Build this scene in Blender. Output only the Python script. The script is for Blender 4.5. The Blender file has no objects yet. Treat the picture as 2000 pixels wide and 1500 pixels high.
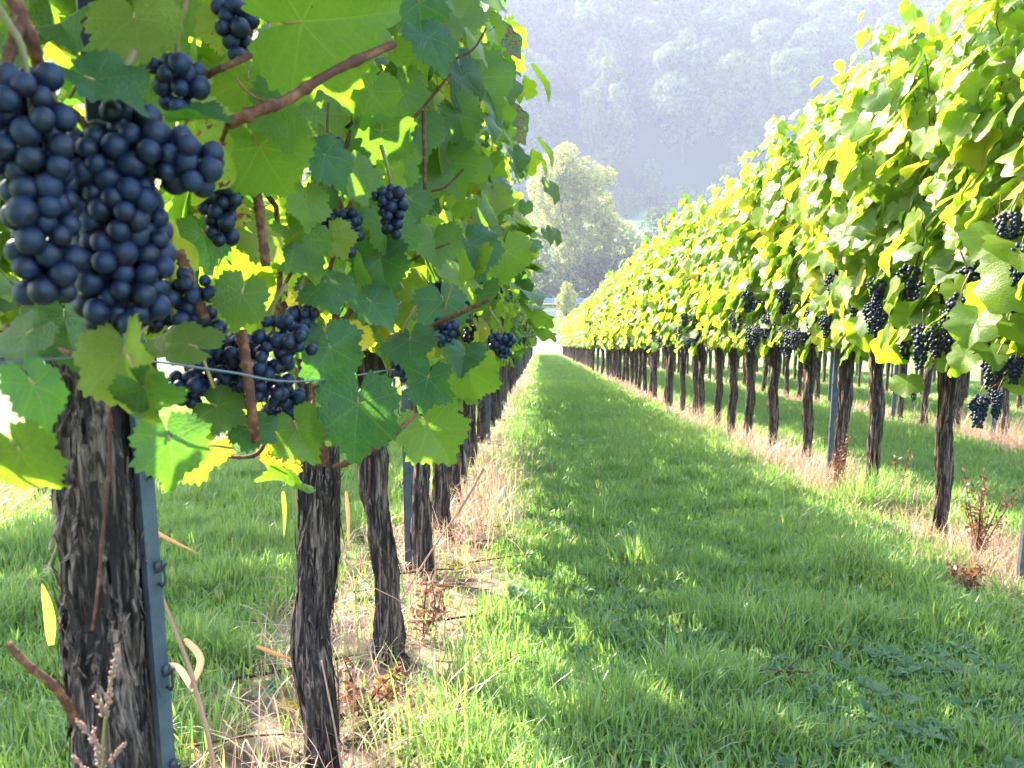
import bpy, math, random
import numpy as np
from mathutils import Vector, Matrix, noise

rng = np.random.default_rng(11)
random.seed(11)
R = math.radians
sc = bpy.context.scene
COL = sc.collection

# ------------------------------------------------------------------ camera
SLOPE = math.tan(R(8.0))
CAM_H = 0.78
F_PX = 1750.0                      # focal length in pixels of the 2000 px wide photograph
cam_d = bpy.data.cameras.new('camera')
cam_d.lens = F_PX / 2000 * 36
cam_d.sensor_width = 36
cam_d.clip_start = 0.02
cam_d.clip_end = 3000
cam_d.dof.use_dof = True
cam_d.dof.focus_distance = 2.2
cam_d.dof.aperture_fstop = 13
cam = bpy.data.objects.new('camera', cam_d)
COL.objects.link(cam)
cam.location = (0, 0, CAM_H)
cam.rotation_euler = (R(90 - 10.55), 0, R(1.73))
sc.camera = cam
CAM_M = Matrix.LocRotScale(cam.location, cam.rotation_euler, None)
CR = CAM_M.to_3x3()
CAM_X, CAM_Y, CAM_Z = CR.col[0].copy(), CR.col[1].copy(), CR.col[2].copy()

# ------------------------------------------------------------------ world, sun, exposure
SUN_EL, SUN_AZ = 37.0, -45.0       # azimuth measured from +y (down the row) towards +x
w = bpy.data.worlds.new('World'); sc.world = w
w.use_nodes = True
wn = w.node_tree
sky = wn.nodes.new('ShaderNodeTexSky')
sky.sky_type = 'NISHITA'; sky.sun_disc = False
sky.sun_elevation = R(SUN_EL); sky.sun_rotation = R(SUN_AZ)
sky.dust_density = 1.5
bg = wn.nodes['Background']
bg.inputs['Strength'].default_value = 0.15
wn.links.new(sky.outputs[0], bg.inputs['Color'])
sd = bpy.data.lights.new('sun', 'SUN')
sd.energy = 3.2; sd.angle = R(0.5); sd.color = (1.0, 0.93, 0.76)
sun = bpy.data.objects.new('sun', sd); COL.objects.link(sun)
SUN_DIR = Vector((math.sin(R(SUN_AZ)) * math.cos(R(SUN_EL)), math.cos(R(SUN_AZ)) * math.cos(R(SUN_EL)), math.sin(R(SUN_EL))))
sun.rotation_euler = SUN_DIR.to_track_quat('Z', 'Y').to_euler()
sun.location = (-20, 20, 60)
sc.view_settings.view_transform = 'Standard'
sc.view_settings.look = 'None'
sc.view_settings.gamma = 1
sc.view_settings.exposure = 3.42
sc.render.engine = 'CYCLES'
cy = sc.cycles
cy.max_bounces = 6; cy.diffuse_bounces = 3; cy.glossy_bounces = 2
cy.transmission_bounces = 4; cy.transparent_max_bounces = 6; cy.volume_bounces = 1
cy.use_denoising = True

# ------------------------------------------------------------------ helpers
def sm(a, b, x):
    t = np.clip((x - a) / (b - a), 0, 1)
    return t * t * (3 - 2 * t)

ROW_END = 61.0
FLAT_Z = -SLOPE * ROW_END - 0.25
def gz(x, y):
    """terrain height"""
    x = np.asarray(x, float); y = np.asarray(y, float)
    slope = -SLOPE * y
    k = sm(ROW_END - 1.5, ROW_END + 1.5, y)
    z = slope * (1 - k) + FLAT_Z * k
    z = z + np.where(y > 118, (y - 118) * 0.095 * sm(118, 150, y), 0)
    z = z + np.where(y > 212, (y - 212) * 0.50 * sm(212, 236, y), 0)
    z = z + np.where(y > 118, 1.2 * np.sin(x * 0.03 + 1) * sm(150, 230, y), 0)
    return z

def at(px, py, depth):
    """world point seen at pixel (px, py) of the 2000x1500 photograph, at that distance along the view axis"""
    return CAM_M @ Vector(((px - 1000) / F_PX * depth, -(py - 750) / F_PX * depth, -depth))

def mk_mesh(name, V, quads=None, tris=None, mat=None, attrs=None, smooth=True):
    V = np.asarray(V, np.float32).reshape(-1, 3)
    q = np.zeros((0, 4), np.int32) if quads is None or len(quads) == 0 else np.asarray(quads, np.int32).reshape(-1, 4)
    t = np.zeros((0, 3), np.int32) if tris is None or len(tris) == 0 else np.asarray(tris, np.int32).reshape(-1, 3)
    me = bpy.data.meshes.new(name)
    me.vertices.add(len(V)); me.vertices.foreach_set('co', V.ravel())
    nl = q.size + t.size
    me.loops.add(nl)
    me.loops.foreach_set('vertex_index', np.concatenate([q.ravel(), t.ravel()]).astype(np.int32))
    me.polygons.add(len(q) + len(t))
    ls = np.concatenate([np.arange(len(q)) * 4, q.size + np.arange(len(t)) * 3]).astype(np.int32)
    me.polygons.foreach_set('loop_start', ls)
    me.polygons.foreach_set('use_smooth', np.full(len(q) + len(t), smooth, bool))
    me.update(calc_edges=True)
    if attrs:
        for k, a in attrs.items():
            at_ = me.attributes.new(k, 'FLOAT_VECTOR', 'POINT')
            at_.data.foreach_set('vector', np.asarray(a, np.float32).ravel())
    if mat:
        me.materials.append(mat)
    return me

class MB:
    """collects pieces of one mesh"""
    def __init__(s): s.v = []; s.q = []; s.t = []; s.a = []; s.n = 0
    def add(s, V, quads=None, tris=None, attr=None):
        V = np.asarray(V, float).reshape(-1, 3)
        if quads is not None and len(quads): s.q.append(np.asarray(quads, int) + s.n)
        if tris is not None and len(tris): s.t.append(np.asarray(tris, int) + s.n)
        s.v.append(V)
        if attr is None: attr = np.zeros((len(V), 3))
        attr = np.asarray(attr, float)
        if attr.ndim == 1: attr = np.tile(attr, (len(V), 1))
        s.a.append(attr)
        s.n += len(V)
        return s
    def tube(s, pts, rad, n=8, cap=True, attr=None):
        V, q, t = tube_np(pts, rad, n, cap)
        return s.add(V, q, t, attr)
    def box(s, c, d, rot=None):
        c = np.array(c, float); d = np.array(d, float) / 2
        V = np.array([[x, y, z] for x in (-1, 1) for y in (-1, 1) for z in (-1, 1)], float) * d
        if rot is not None: V = V @ np.array(rot).T
        q = [[0, 1, 3, 2], [4, 6, 7, 5], [0, 4, 5, 1], [2, 3, 7, 6], [0, 2, 6, 4], [1, 5, 7, 3]]
        return s.add(V + c, q)
    def mesh(s, name, mat, smooth=True, attr='tint'):
        V = np.concatenate(s.v)
        return mk_mesh(name, V, np.concatenate(s.q) if s.q else None, np.concatenate(s.t) if s.t else None, mat,
                       {attr: np.concatenate(s.a)}, smooth)

def frames(pts):
    P = np.asarray(pts, float)
    T = np.gradient(P, axis=0)
    T /= np.linalg.norm(T, axis=1)[:, None] + 1e-12
    a = np.array([1.0, 0, 0]) if abs(T[0][0]) < 0.8 else np.array([0, 1.0, 0])
    U = []; u = a
    for t in T:
        u = u - t * np.dot(u, t); u = u / (np.linalg.norm(u) + 1e-12); U.append(u)
    U = np.array(U); W = np.cross(T, U)
    return P, T, U, W

def tube_np(pts, rad, n=8, cap=True):
    P, T, U, W = frames(pts)
    m = len(P)
    rad = np.broadcast_to(np.asarray(rad, float), (m,))
    th = np.linspace(0, 2 * np.pi, n, endpoint=False)
    V = P[:, None, :] + rad[:, None, None] * (np.cos(th)[None, :, None] * U[:, None, :] + np.sin(th)[None, :, None] * W[:, None, :])
    V = V.reshape(-1, 3)
    i = np.arange(m - 1)[:, None] * n; j = np.arange(n)[None, :]; j2 = (j + 1) % n
    q = np.stack([i + j, i + j2, i + n + j2, i + n + j], -1).reshape(-1, 4)
    t = []
    if cap:
        V = np.concatenate([V, P[:1], P[-1:]])
        a, b = m * n, m * n + 1
        for k in range(n):
            t.append([a, (k + 1) % n, k]); t.append([b, (m - 1) * n + k, (m - 1) * n + (k + 1) % n])
    return V, q, t

def smooth_path(pts, m):
    """Catmull-Rom through control points"""
    P = np.asarray(pts, float)
    if len(P) < 3:
        return np.array([P[0] + (P[-1] - P[0]) * t for t in np.linspace(0, 1, m)])
    Q = np.vstack([2 * P[0] - P[1], P, 2 * P[-1] - P[-2]])
    out = []
    for s in np.linspace(0, len(P) - 1 - 1e-9, m):
        i = int(s); t = s - i
        p0, p1, p2, p3 = Q[i:i + 4]
        out.append(0.5 * ((2 * p1) + (-p0 + p2) * t + (2 * p0 - 5 * p1 + 4 * p2 - p3) * t * t + (-p0 + 3 * p1 - 3 * p2 + p3) * t ** 3))
    return np.array(out)

def link(name, me, parent=None, loc=None, kind=None):
    o = bpy.data.objects.new(name, me); COL.objects.link(o)
    if parent: o.parent = parent
    if loc is not None: o.location = loc
    if kind: o['kind'] = kind
    return o
def thing(name, label, cat, loc=(0, 0, 0), rz=0.0, group=None, me=None):
    o = bpy.data.objects.new(name, me); COL.objects.link(o)
    o.location = loc; o.rotation_euler = (0, 0, rz)
    o['label'] = label; o['category'] = cat
    if group: o['group'] = group
    return o
def dup(root, loc, rz=0.0, label=None, scale=None):
    r = root.copy(); COL.objects.link(r); r.location = loc; r.rotation_euler = (0, 0, rz)
    if scale is not None: r.scale = scale
    if label: r['label'] = label
    for ch in root.children:
        c = ch.copy(); COL.objects.link(c); c.parent = r
        for g in ch.children:
            d = g.copy(); COL.objects.link(d); d.parent = c
    return r

# ------------------------------------------------------------------ materials
class NT:
    def __init__(s, name):
        s.m = bpy.data.materials.new(name); s.m.use_nodes = True
        s.t = s.m.node_tree; s.t.nodes.clear()
        s.out = s.t.nodes.new('ShaderNodeOutputMaterial')
    def n(s, typ, props=None, **inp):
        nd = s.t.nodes.new('ShaderNode' + typ)
        for k, v in (props or {}).items(): setattr(nd, k, v)
        for k, v in inp.items(): s.set(nd, k, v)
        return nd
    def set(s, nd, k, v):
        key = int(k[1:]) if k[0] == 'i' and k[1:].isdigit() else k.replace('_', ' ')
        sock = nd.inputs[key]
        if hasattr(v, 'is_output'): s.t.links.new(v, sock)
        else: sock.default_value = v
    def math(s, op, a, b=None, c=None, clamp=False):
        nd = s.n('Math', {'operation': op, 'use_clamp': clamp}, i0=a)
        if b is not None: s.set(nd, 'i1', b)
        if c is not None: s.set(nd, 'i2', c)
        return nd.outputs[0]
    def mix(s, f, a, b, mode='MIX'):
        nd = s.n('Mix', {'data_type': 'RGBA', 'blend_type': mode}, i0=f)
        s.set(nd, 'i6', a if hasattr(a, 'is_output') else (*a, 1)); s.set(nd, 'i7', b if hasattr(b, 'is_output') else (*b, 1))
        return nd.outputs[2]
    def noise(s, vec, scale, detail=3, rough=0.55):
        nd = s.n('TexNoise', None, Scale=scale, Detail=detail, Roughness=rough)
        if vec is not None: s.set(nd, 'Vector', vec)
        return nd.outputs[0]
    def ramp(s, f, lo, hi):
        nd = s.n('MapRange', {'interpolation_type': 'SMOOTHSTEP'}, i0=f, i1=lo, i2=hi, i3=0.0, i4=1.0)
        return nd.outputs[0]
    def attr(s, name):
        nd = s.n('Attribute', {'attribute_name': name}); return nd.outputs['Vector']
    def xyz(s, v):
        nd = s.n('SeparateXYZ', None, i0=v); return nd.outputs
    def pos(s):
        return s.n('TexCoord').outputs['Object']
    def scaled(s, v, sc_):
        nd = s.n('Mapping', None, Vector=v); nd.inputs['Scale'].default_value = sc_; return nd.outputs[0]
    def bump(s, h, strength, dist):
        nd = s.n('Bump', None, Strength=strength, Distance=dist, Height=h); return nd.outputs[0]
    def done(s, sh):
        s.t.links.new(sh, s.out.inputs['Surface']); return s.m
def spec(b, v):
    b.inputs['Specular IOR Level'].default_value = v

def leaf_material(name, veins=True):
    n = NT(name)
    lx, ly, rnd = n.xyz(n.attr('leafp'))[:3]
    yel, red, bri = n.xyz(n.attr('tint'))[:3]
    orand = n.n('ObjectInfo').outputs['Random']
    green = n.mix(bri, (0.040, 0.092, 0.058), (0.165, 0.230, 0.014))  # light put into colour: shaded leaves with sky sheen to sunlit yellow-green
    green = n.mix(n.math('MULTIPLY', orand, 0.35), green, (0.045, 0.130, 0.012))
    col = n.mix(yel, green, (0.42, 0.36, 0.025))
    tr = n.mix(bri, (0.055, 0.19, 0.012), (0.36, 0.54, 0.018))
    tr = n.mix(yel, tr, (0.66, 0.52, 0.03))
    nrm = None
    uv = n.n('CombineXYZ', None, i0=lx, i1=ly, i2=n.math('MULTIPLY', rnd, 37.0)).outputs[0]
    pat = n.noise(uv, 2.2, 3)
    col = n.mix(n.math('MULTIPLY', n.ramp(pat, 0.42, 0.72), 0.45), col, (0.085, 0.150, 0.020))
    # brown and red blotches, only on leaves that have them
    sp = n.noise(uv, 5.5, 3, 0.6)
    thr = n.math('SUBTRACT', 0.86, n.math('MULTIPLY', red, 0.38))
    blot = n.ramp(n.math('SUBTRACT', sp, thr), 0.0, 0.05)
    brown = n.mix(n.ramp(n.noise(uv, 3.0, 1), 0.45, 0.6), (0.12, 0.035, 0.012), (0.30, 0.035, 0.02))
    # small specks
    spk = n.ramp(n.noise(uv, 17.0, 1), 0.73, 0.77)
    blot = n.math('MAXIMUM', blot, n.math('MULTIPLY', spk, 0.7))
    col = n.mix(blot, col, brown); tr = n.mix(blot, tr, brown)
    if veins:
        ax = n.math('ABSOLUTE', lx)
        rr = n.math('SQRT', n.math('ADD', n.math('MULTIPLY', lx, lx), n.math('MULTIPLY', ly, ly)))
        best = None; wv = n.math('MULTIPLY', n.math('SUBTRACT', 1.25, rr), 0.015)
        for a in (0, 52, 108):
            s_, c_ = math.sin(R(a)), math.cos(R(a))
            perp = n.math('ABSOLUTE', n.math('SUBTRACT', n.math('MULTIPLY', ax, c_), n.math('MULTIPLY', ly, s_)))
            along = n.math('ADD', n.math('MULTIPLY', ax, s_), n.math('MULTIPLY', ly, c_))
            m_ = n.math('SUBTRACT', 1.0, n.math('DIVIDE', perp, wv), clamp=True)
            m_ = n.math('MULTIPLY', m_, n.math('GREATER_THAN', along, 0.0))
            best = m_ if best is None else n.math('MAXIMUM', best, m_)
        # side veins: chevrons that climb away from the main ones
        chev = n.math('SINE', n.math('MULTIPLY', n.math('SUBTRACT', n.math('ABSOLUTE', ly), n.math('MULTIPLY', ax, 0.75)), 34.0))
        chev = n.math('MULTIPLY', n.ramp(chev, 0.90, 1.0), 0.25)
        vor = n.n('TexVoronoi', {'feature': 'DISTANCE_TO_EDGE'}, Vector=uv, Scale=10.0).outputs['Distance']
        net = n.math('MULTIPLY', n.math('SUBTRACT', 1.0, n.ramp(vor, 0.0, 0.09)), 0.20)
        best2 = n.math('MAXIMUM', n.math('MAXIMUM', best, chev), net)
        col = n.mix(n.math('MULTIPLY', best2, 0.38), col, (0.16, 0.24, 0.06))
        tr = n.mix(n.math('MULTIPLY', best2, 0.25), tr, (0.62, 0.68, 0.10))
        hgt = n.math('ADD', n.math('MULTIPLY', n.noise(uv, 5.0, 3), 0.8), n.math('SUBTRACT', n.math('MULTIPLY', n.ramp(vor, 0.0, 0.25), 0.45), n.math('MULTIPLY', best, 0.5)))
        nrm = n.bump(hgt, 0.25, 0.004)
    back = n.n('NewGeometry').outputs['Backfacing']
    pale = n.mix(yel, (0.115, 0.190, 0.030), (0.42, 0.38, 0.12))
    col = n.mix(back, col, pale)
    p = n.n('BsdfPrincipled', None, Base_Color=col, Roughness=0.42); spec(p, 0.30)
    tl = n.n('BsdfTranslucent', None, Color=tr)
    if nrm is not None:
        n.set(p, 'Normal', nrm); n.set(tl, 'Normal', nrm)
    mx = n.n('MixShader', None, i0=0.60, i1=p.outputs[0], i2=tl.outputs[0])
    return n.done(mx.outputs[0])

M_LEAF = leaf_material('vine_leaf')
M_LEAF_FAR = leaf_material('vine_leaf_distant', veins=False)

def grass_material(name, c0, c1, t0, t1, dry, sp=0.5, ro=0.38):
    n = NT(name)
    yel, dr, bri = n.xyz(n.attr('tint'))[:3]
    col = n.mix(bri, c0, c1); tr = n.mix(bri, t0, t1)
    col = n.mix(yel, col, dry); tr = n.mix(yel, tr, dry)
    p = n.n('BsdfPrincipled', None, Base_Color=col, Roughness=ro); spec(p, sp)
    tl = n.n('BsdfTranslucent', None, Color=tr)
    return n.done(n.n('MixShader', None, i0=0.45, i1=p.outputs[0], i2=tl.outputs[0]).outputs[0])
M_GRASS = grass_material('grass_blade', (0.080, 0.165, 0.045), (0.165, 0.265, 0.080), (0.18, 0.38, 0.04), (0.36, 0.54, 0.09), (0.42, 0.36, 0.14))
M_DRY = grass_material('dry_grass_blade', (0.33, 0.205, 0.145), (0.52, 0.36, 0.27), (0.36, 0.22, 0.15), (0.52, 0.36, 0.25), (0.40, 0.16, 0.06))
M_WEED = grass_material('weed_leaf', (0.055, 0.125, 0.055), (0.105, 0.195, 0.090), (0.06, 0.22, 0.03), (0.13, 0.32, 0.04), (0.25, 0.22, 0.1), 0.25, 0.5)
M_DEAD = grass_material('dead_stalk', (0.06, 0.024, 0.016), (0.17, 0.065, 0.036), (0.10, 0.035, 0.02), (0.20, 0.07, 0.03), (0.4, 0.2, 0.1))

def bark_material(name, dark, light, sx=90.0, sz=9.0, strength=0.9):
    n = NT(name)
    p_ = n.pos()
    st = n.n('TexNoise', None, Vector=n.scaled(p_, (sx, sx, sz)), Scale=1.0, Detail=6, Roughness=0.7, Distortion=0.9).outputs[0]
    big = n.noise(n.scaled(p_, (14, 14, 5)), 1.0, 3)
    fine = n.noise(n.scaled(p_, (sx * 3, sx * 3, sz * 2.4)), 1.0, 3)
    f = n.math('ADD', n.math('MULTIPLY', st, 0.75), n.math('MULTIPLY', fine, 0.25))
    col = n.mix(n.ramp(f, 0.46, 0.66), dark, light)
    col = n.mix(n.math('MULTIPLY', n.ramp(big, 0.5, 0.75), 0.5), col, (0.035, 0.022, 0.020))
    b = n.n('BsdfPrincipled', None, Base_Color=col, Roughness=0.82, Normal=n.bump(f, strength, 0.006)); spec(b, 0.25)
    return n.done(b.outputs[0])
M_BARK = bark_material('vine_bark', (0.016, 0.010, 0.008), (0.250, 0.170, 0.130), 70.0, 4.5)
M_CANE = bark_material('vine_cane', (0.085, 0.032, 0.018), (0.24, 0.105, 0.050), 45, 45, 0.12)
M_TREEBARK = bark_material('tree_bark', (0.04, 0.032, 0.028), (0.16, 0.13, 0.11), 8, 1.2, 0.5)

def simple(name, col, rough=0.6, metal=0.0, nscale=None, col2=None, bumpd=None, sp=0.4):
    n = NT(name); c = (*col, 1)
    b = n.n('BsdfPrincipled', None, Roughness=rough, Metallic=metal); spec(b, sp)
    if nscale:
        ns = n.noise(n.pos(), nscale, 4, 0.6)
        n.set(b, 'Base_Color', n.mix(n.ramp(ns, 0.3, 0.7), col, col2 or tuple(x * 0.6 for x in col)))
        if bumpd: n.set(b, 'Normal', n.bump(ns, 0.5, bumpd))
    else: b.inputs['Base Color'].default_value = c
    return n.done(b.outputs[0])
M_GALV = simple('galvanised_steel', (0.095, 0.115, 0.145), 0.42, 0.4, 34, (0.060, 0.075, 0.10))
M_WIRE = simple('wire_steel', (0.16, 0.175, 0.20), 0.5, 0.6)
M_HOOK = simple('hook_steel', (0.05, 0.055, 0.07), 0.5, 0.4)
M_PETIOLE = simple('leaf_stalk', (0.30, 0.16, 0.06), 0.5, 0, 30, (0.30, 0.24, 0.07))
M_STEM = simple('bunch_stalk', (0.13, 0.15, 0.035), 0.5, 0, 60, (0.16, 0.09, 0.04))

def berry_material():
    n = NT('blue_black_berry')
    rnd, sz, _ = n.xyz(n.attr('tint'))[:3]
    p_ = n.pos()
    bl = n.noise(p_, 95.0, 3, 0.6)
    bl2 = n.noise(p_, 420.0, 2, 0.6)
    f = n.math('MULTIPLY', n.ramp(bl, 0.24, 0.60), n.math('ADD', 0.45, n.math('MULTIPLY', rnd, 0.55)))
    f = n.math('MULTIPLY', f, n.math('ADD', 0.72, n.math('MULTIPLY', bl2, 0.45)))
    skin = n.mix(n.ramp(rnd, 0.86, 1.0), (0.0025, 0.0025, 0.008), (0.018, 0.003, 0.010))
    col = n.mix(f, skin, (0.0048, 0.0185, 0.054))
    b = n.n('BsdfPrincipled', None, Base_Color=col, Roughness=n.math('ADD', 0.42, n.math('MULTIPLY', f, 0.2))); spec(b, 0.38)
    return n.done(b.outputs[0])
M_BERRY = berry_material()

def ground_material():
    n = NT('vineyard_ground')
    g = n.n('NewGeometry').outputs['Position']
    x, y, z = n.xyz(g)[:3]
    a = n.noise(g, 1.7, 4); b = n.noise(g, 11, 4); c = n.noise(g, 0.05, 3)
    col = n.mix(n.ramp(a, 0.35, 0.7), (0.050, 0.110, 0.020), (0.090, 0.170, 0.034))
    col = n.mix(n.ramp(b, 0.45, 0.75), col, (0.075, 0.070, 0.032))
    # bare, straw-coloured strip under each row of vines
    near = n.math('MULTIPLY', n.math('LESS_THAN', y, 3.6), n.math('MULTIPLY', n.math('LESS_THAN', x, 0.2), n.math('GREATER_THAN', x, -0.9)))
    u = n.math('PINGPONG', n.math('SUBTRACT', x, ROW_X0), ROW_GAP / 2)
    u = n.math('SUBTRACT', u, n.math('MULTIPLY', near, 0.12))
    wob = n.math('ADD', u, n.math('MULTIPLY', n.math('SUBTRACT', a, 0.5), 0.5))
    strip = n.math('MULTIPLY', n.math('SUBTRACT', 1.0, n.ramp(wob, 0.08, 0.22)), n.math('LESS_THAN', y, ROW_END + 1))
    straw = n.mix(n.ramp(b, 0.40, 0.68), (0.060, 0.042, 0.030), (0.24, 0.165, 0.11))
    col = n.mix(strip, col, straw)
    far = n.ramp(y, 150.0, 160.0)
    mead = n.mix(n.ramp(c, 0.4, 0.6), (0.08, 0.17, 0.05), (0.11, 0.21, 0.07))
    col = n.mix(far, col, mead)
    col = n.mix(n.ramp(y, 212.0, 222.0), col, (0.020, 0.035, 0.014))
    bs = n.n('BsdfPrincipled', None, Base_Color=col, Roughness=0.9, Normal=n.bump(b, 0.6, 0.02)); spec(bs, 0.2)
    return n.done(bs.outputs[0])
ROW_X0, ROW_GAP = -0.41, 2.06
M_GROUND = ground_material()
M_TRACK = simple('pale_concrete', (0.20, 0.19, 0.195), 0.95, 0, 1.3, (0.165, 0.155, 0.16), None, 0.1)
M_ROAD = simple('asphalt', (0.040, 0.043, 0.058), 0.95, 0, 6, (0.032, 0.035, 0.046), None, 0.1)
M_RAIL = simple('guard_rail_steel', (0.15, 0.22, 0.34), 0.5, 0.2, 3, (0.11, 0.17, 0.27))
M_YELLOW = simple('yellow_plastic', (0.72, 0.46, 0.05), 0.5)

def tree_leaf_material(name, c0, c1, t0, t1):
    n = NT(name)
    yel, dr, bri = n.xyz(n.attr('tint'))[:3]
    o = n.n('ObjectInfo').outputs['Random']
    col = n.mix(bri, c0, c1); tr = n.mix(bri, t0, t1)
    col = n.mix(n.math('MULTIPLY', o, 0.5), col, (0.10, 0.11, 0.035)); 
    p = n.n('BsdfPrincipled', None, Base_Color=col, Roughness=0.7); spec(p, 0.1)
    tl = n.n('BsdfTranslucent', None, Color=tr)
    return n.done(n.n('MixShader', None, i0=0.4, i1=p.outputs[0], i2=tl.outputs[0]).outputs[0])
M_FOREST = tree_leaf_material('forest_leaf', (0.026, 0.056, 0.018), (0.085, 0.125, 0.036), (0.04, 0.09, 0.015), (0.15, 0.20, 0.035))
M_CREEPER = tree_leaf_material('creeper_leaf', (0.10, 0.12, 0.03), (0.29, 0.28, 0.07), (0.24, 0.26, 0.04), (0.64, 0.58, 0.12))
M_DARKBUSH = tree_leaf_material('bush_leaf', (0.035, 0.05, 0.025), (0.085, 0.085, 0.05), (0.05, 0.08, 0.02), (0.13, 0.13, 0.05))

# ------------------------------------------------------------------ terrain, track, road
def axis(parts):
    out = []
    for a, b, s in parts: out += list(np.arange(a, b, s))
    return np.array(out + [parts[-1][1]])
GX = axis([(-420, -60, 20), (-60, -10, 5), (-10, 14, 0.5), (14, 60, 4), (60, 420, 20)])
GY = axis([(-60, -6, 6), (-6, 58, 0.5), (58, 66, 0.4), (66, 118, 4), (118, 240, 4), (240, 480, 12)])
gx, gy = np.meshgrid(GX, GY)
V = np.stack([gx, gy, gz(gx, gy)], -1).reshape(-1, 3)
nx_, ny_ = len(GX), len(GY)
i = np.arange(ny_ - 1)[:, None] * nx_; j = np.arange(nx_ - 1)[None, :]
q = np.stack([i + j, i + j + 1, i + nx_ + j + 1, i + nx_ + j], -1).reshape(-1, 4)
link('ground', mk_mesh('ground', V, q, None, M_GROUND), kind='structure')

def strip_sheet(name, y0, y1, mat, dz, skew=0.0):
    xs = np.linspace(-200, 200, 161)
    V = []
    for x in xs:
        wv = 0.10 * math.sin(x * 1.3) + 0.06 * math.sin(x * 3.1 + 1)
        V += [[x, y0 + wv + skew * x, FLAT_Z + dz], [x, y1 + wv * 0.7 + skew * x, FLAT_Z + dz]]
    q = [[2 * k, 2 * k + 2, 2 * k + 3, 2 * k + 1] for k in range(len(xs) - 1)]
    return link(name, mk_mesh(name, np.array(V), q, None, mat), kind='structure')
strip_sheet('track', ROW_END + 1.9, 76.0, M_TRACK, 0.006)
strip_sheet('road', 85.0, 93.6, M_ROAD, 0.006)

# ------------------------------------------------------------------ vine leaves
def leaf_outline(phi, teeth, tooth_amp, seed=0):
    """radius of a grape leaf around the stalk junction; phi = 0 at the tip"""
    a = np.abs((phi + np.pi) % (2 * np.pi) - np.pi)
    ka = np.radians([0, 12, 29, 52, 66, 82, 108, 128, 150, 166, 176, 180])
    kr = [1.0, 0.94, 0.78, 0.93, 0.86, 0.74, 0.82, 0.74, 0.66, 0.56, 0.30, 0.10]
    r = np.interp(a, ka, kr)
    if teeth:
        s = (phi * teeth / (2 * np.pi)) % 1.0
        s2 = (phi * teeth * 0.37 / (2 * np.pi) + 0.3) % 1.0
        r = r * (1 + tooth_amp * (0.5 - np.abs(s - 0.5)) * 2 - tooth_amp * 0.6 + 0.35 * tooth_amp * np.sin(2 * np.pi * s2))
    return r
LOD = {'hero': (112, (0.22, 0.45, 0.68, 0.86, 1.0), 30, 0.13), 'near': (60, (0.4, 0.75, 1.0), 30, 0.13), 'mid': (26, (0.55, 1.0), 0, 0), 'far': (13, (1.0,), 0, 0)}
def leaf_template(lod):
    ns, rings, teeth, amp = LOD[lod]
    phi = np.linspace(-np.pi, np.pi, ns, endpoint=False) + np.pi / ns
    r0 = leaf_outline(phi, 0, 0); r1 = leaf_outline(phi, teeth, amp)
    V = [[0, 0]]
    for t in rings:
        rr = (r0 * (1 - t ** 4) + r1 * t ** 4) * t
        V += list(np.stack([np.sin(phi) * rr, np.cos(phi) * rr], -1))
    V = np.array(V)
    tris = [[0, 1 + (k + 1) % ns, 1 + k] for k in range(ns)]
    quads = []
    for g in range(len(rings) - 1):
        a = 1 + g * ns; b = a + ns
        quads += [[a + k, a + (k + 1) % ns, b + (k + 1) % ns, b + k] for k in range(ns)]
    return V, np.array(quads, int).reshape(-1, 4), np.array(tris, int)
TEMPL = {k: leaf_template(k) for k in LOD}

def leaves_arrays(P, N, T, L, tint, lod, rg, fold=None, droop=None):
    """many leaves at once: P base, N normal, T tip direction, L length"""
    V2, Q, TR = TEMPL[lod]
    n = len(P); K = len(V2)
    P, N, T = (np.asarray(a, float).reshape(-1, 3) for a in (P, N, T)); L = np.asarray(L, float)
    N = N / np.linalg.norm(N, axis=1)[:, None]
    T = T - N * (T * N).sum(1)[:, None]; T = T / (np.linalg.norm(T, axis=1)[:, None] + 1e-9)
    X = np.cross(T, N)
    sx = rg.uniform(0.88, 1.12, n)[:, None]
    x = V2[None, :, 0] * sx; y = V2[None, :, 1] * np.ones((n, 1))
    # slightly lopsided outline
    x = x + 0.10 * rg.normal(size=(n, 1)) * y * np.abs(x)
    r2 = x * x + y * y; ph = np.arctan2(x, y)
    fold = rg.uniform(-0.12, 0.50, n) if fold is None else np.asarray(fold, float)
    droop = rg.uniform(0.05, 0.45, n) if droop is None else np.asarray(droop, float)
    z = fold[:, None] * np.abs(x) * 0.8 - droop[:, None] * (np.maximum(y, 0) ** 2 * 0.7 + x * x * 0.35)
    z = z + rg.normal(0, 0.085, (n, 1)) * np.sin(3 * ph + rg.uniform(0, 6.3, (n, 1))) * r2
    z = z + rg.normal(0, 0.070, (n, 1)) * np.sin(5 * ph + rg.uniform(0, 6.3, (n, 1))) * r2 * np.sqrt(r2)
    z = z + 0.022 * np.sin(7.3 * x + rg.uniform(0, 6.3, (n, 1))) * np.sin(8.1 * y + rg.uniform(0, 6.3, (n, 1)))
    V = P[:, None, :] + L[:, None, None] * (x[..., None] * X[:, None, :] + y[..., None] * T[:, None, :] + z[..., None] * N[:, None, :])
    off = (np.arange(n) * K)[:, None, None]
    lp = np.empty((n, K, 3)); lp[..., 0] = V2[:, 0]; lp[..., 1] = V2[:, 1]; lp[..., 2] = rg.uniform(0, 1, n)[:, None]
    ti = np.repeat(np.asarray(tint, float)[:, None, :], K, 1)
    return V.reshape(-1, 3), (Q[None] + off).reshape(-1, 4), (TR[None] + off).reshape(-1, 3), lp.reshape(-1, 3), ti.reshape(-1, 3)

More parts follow.
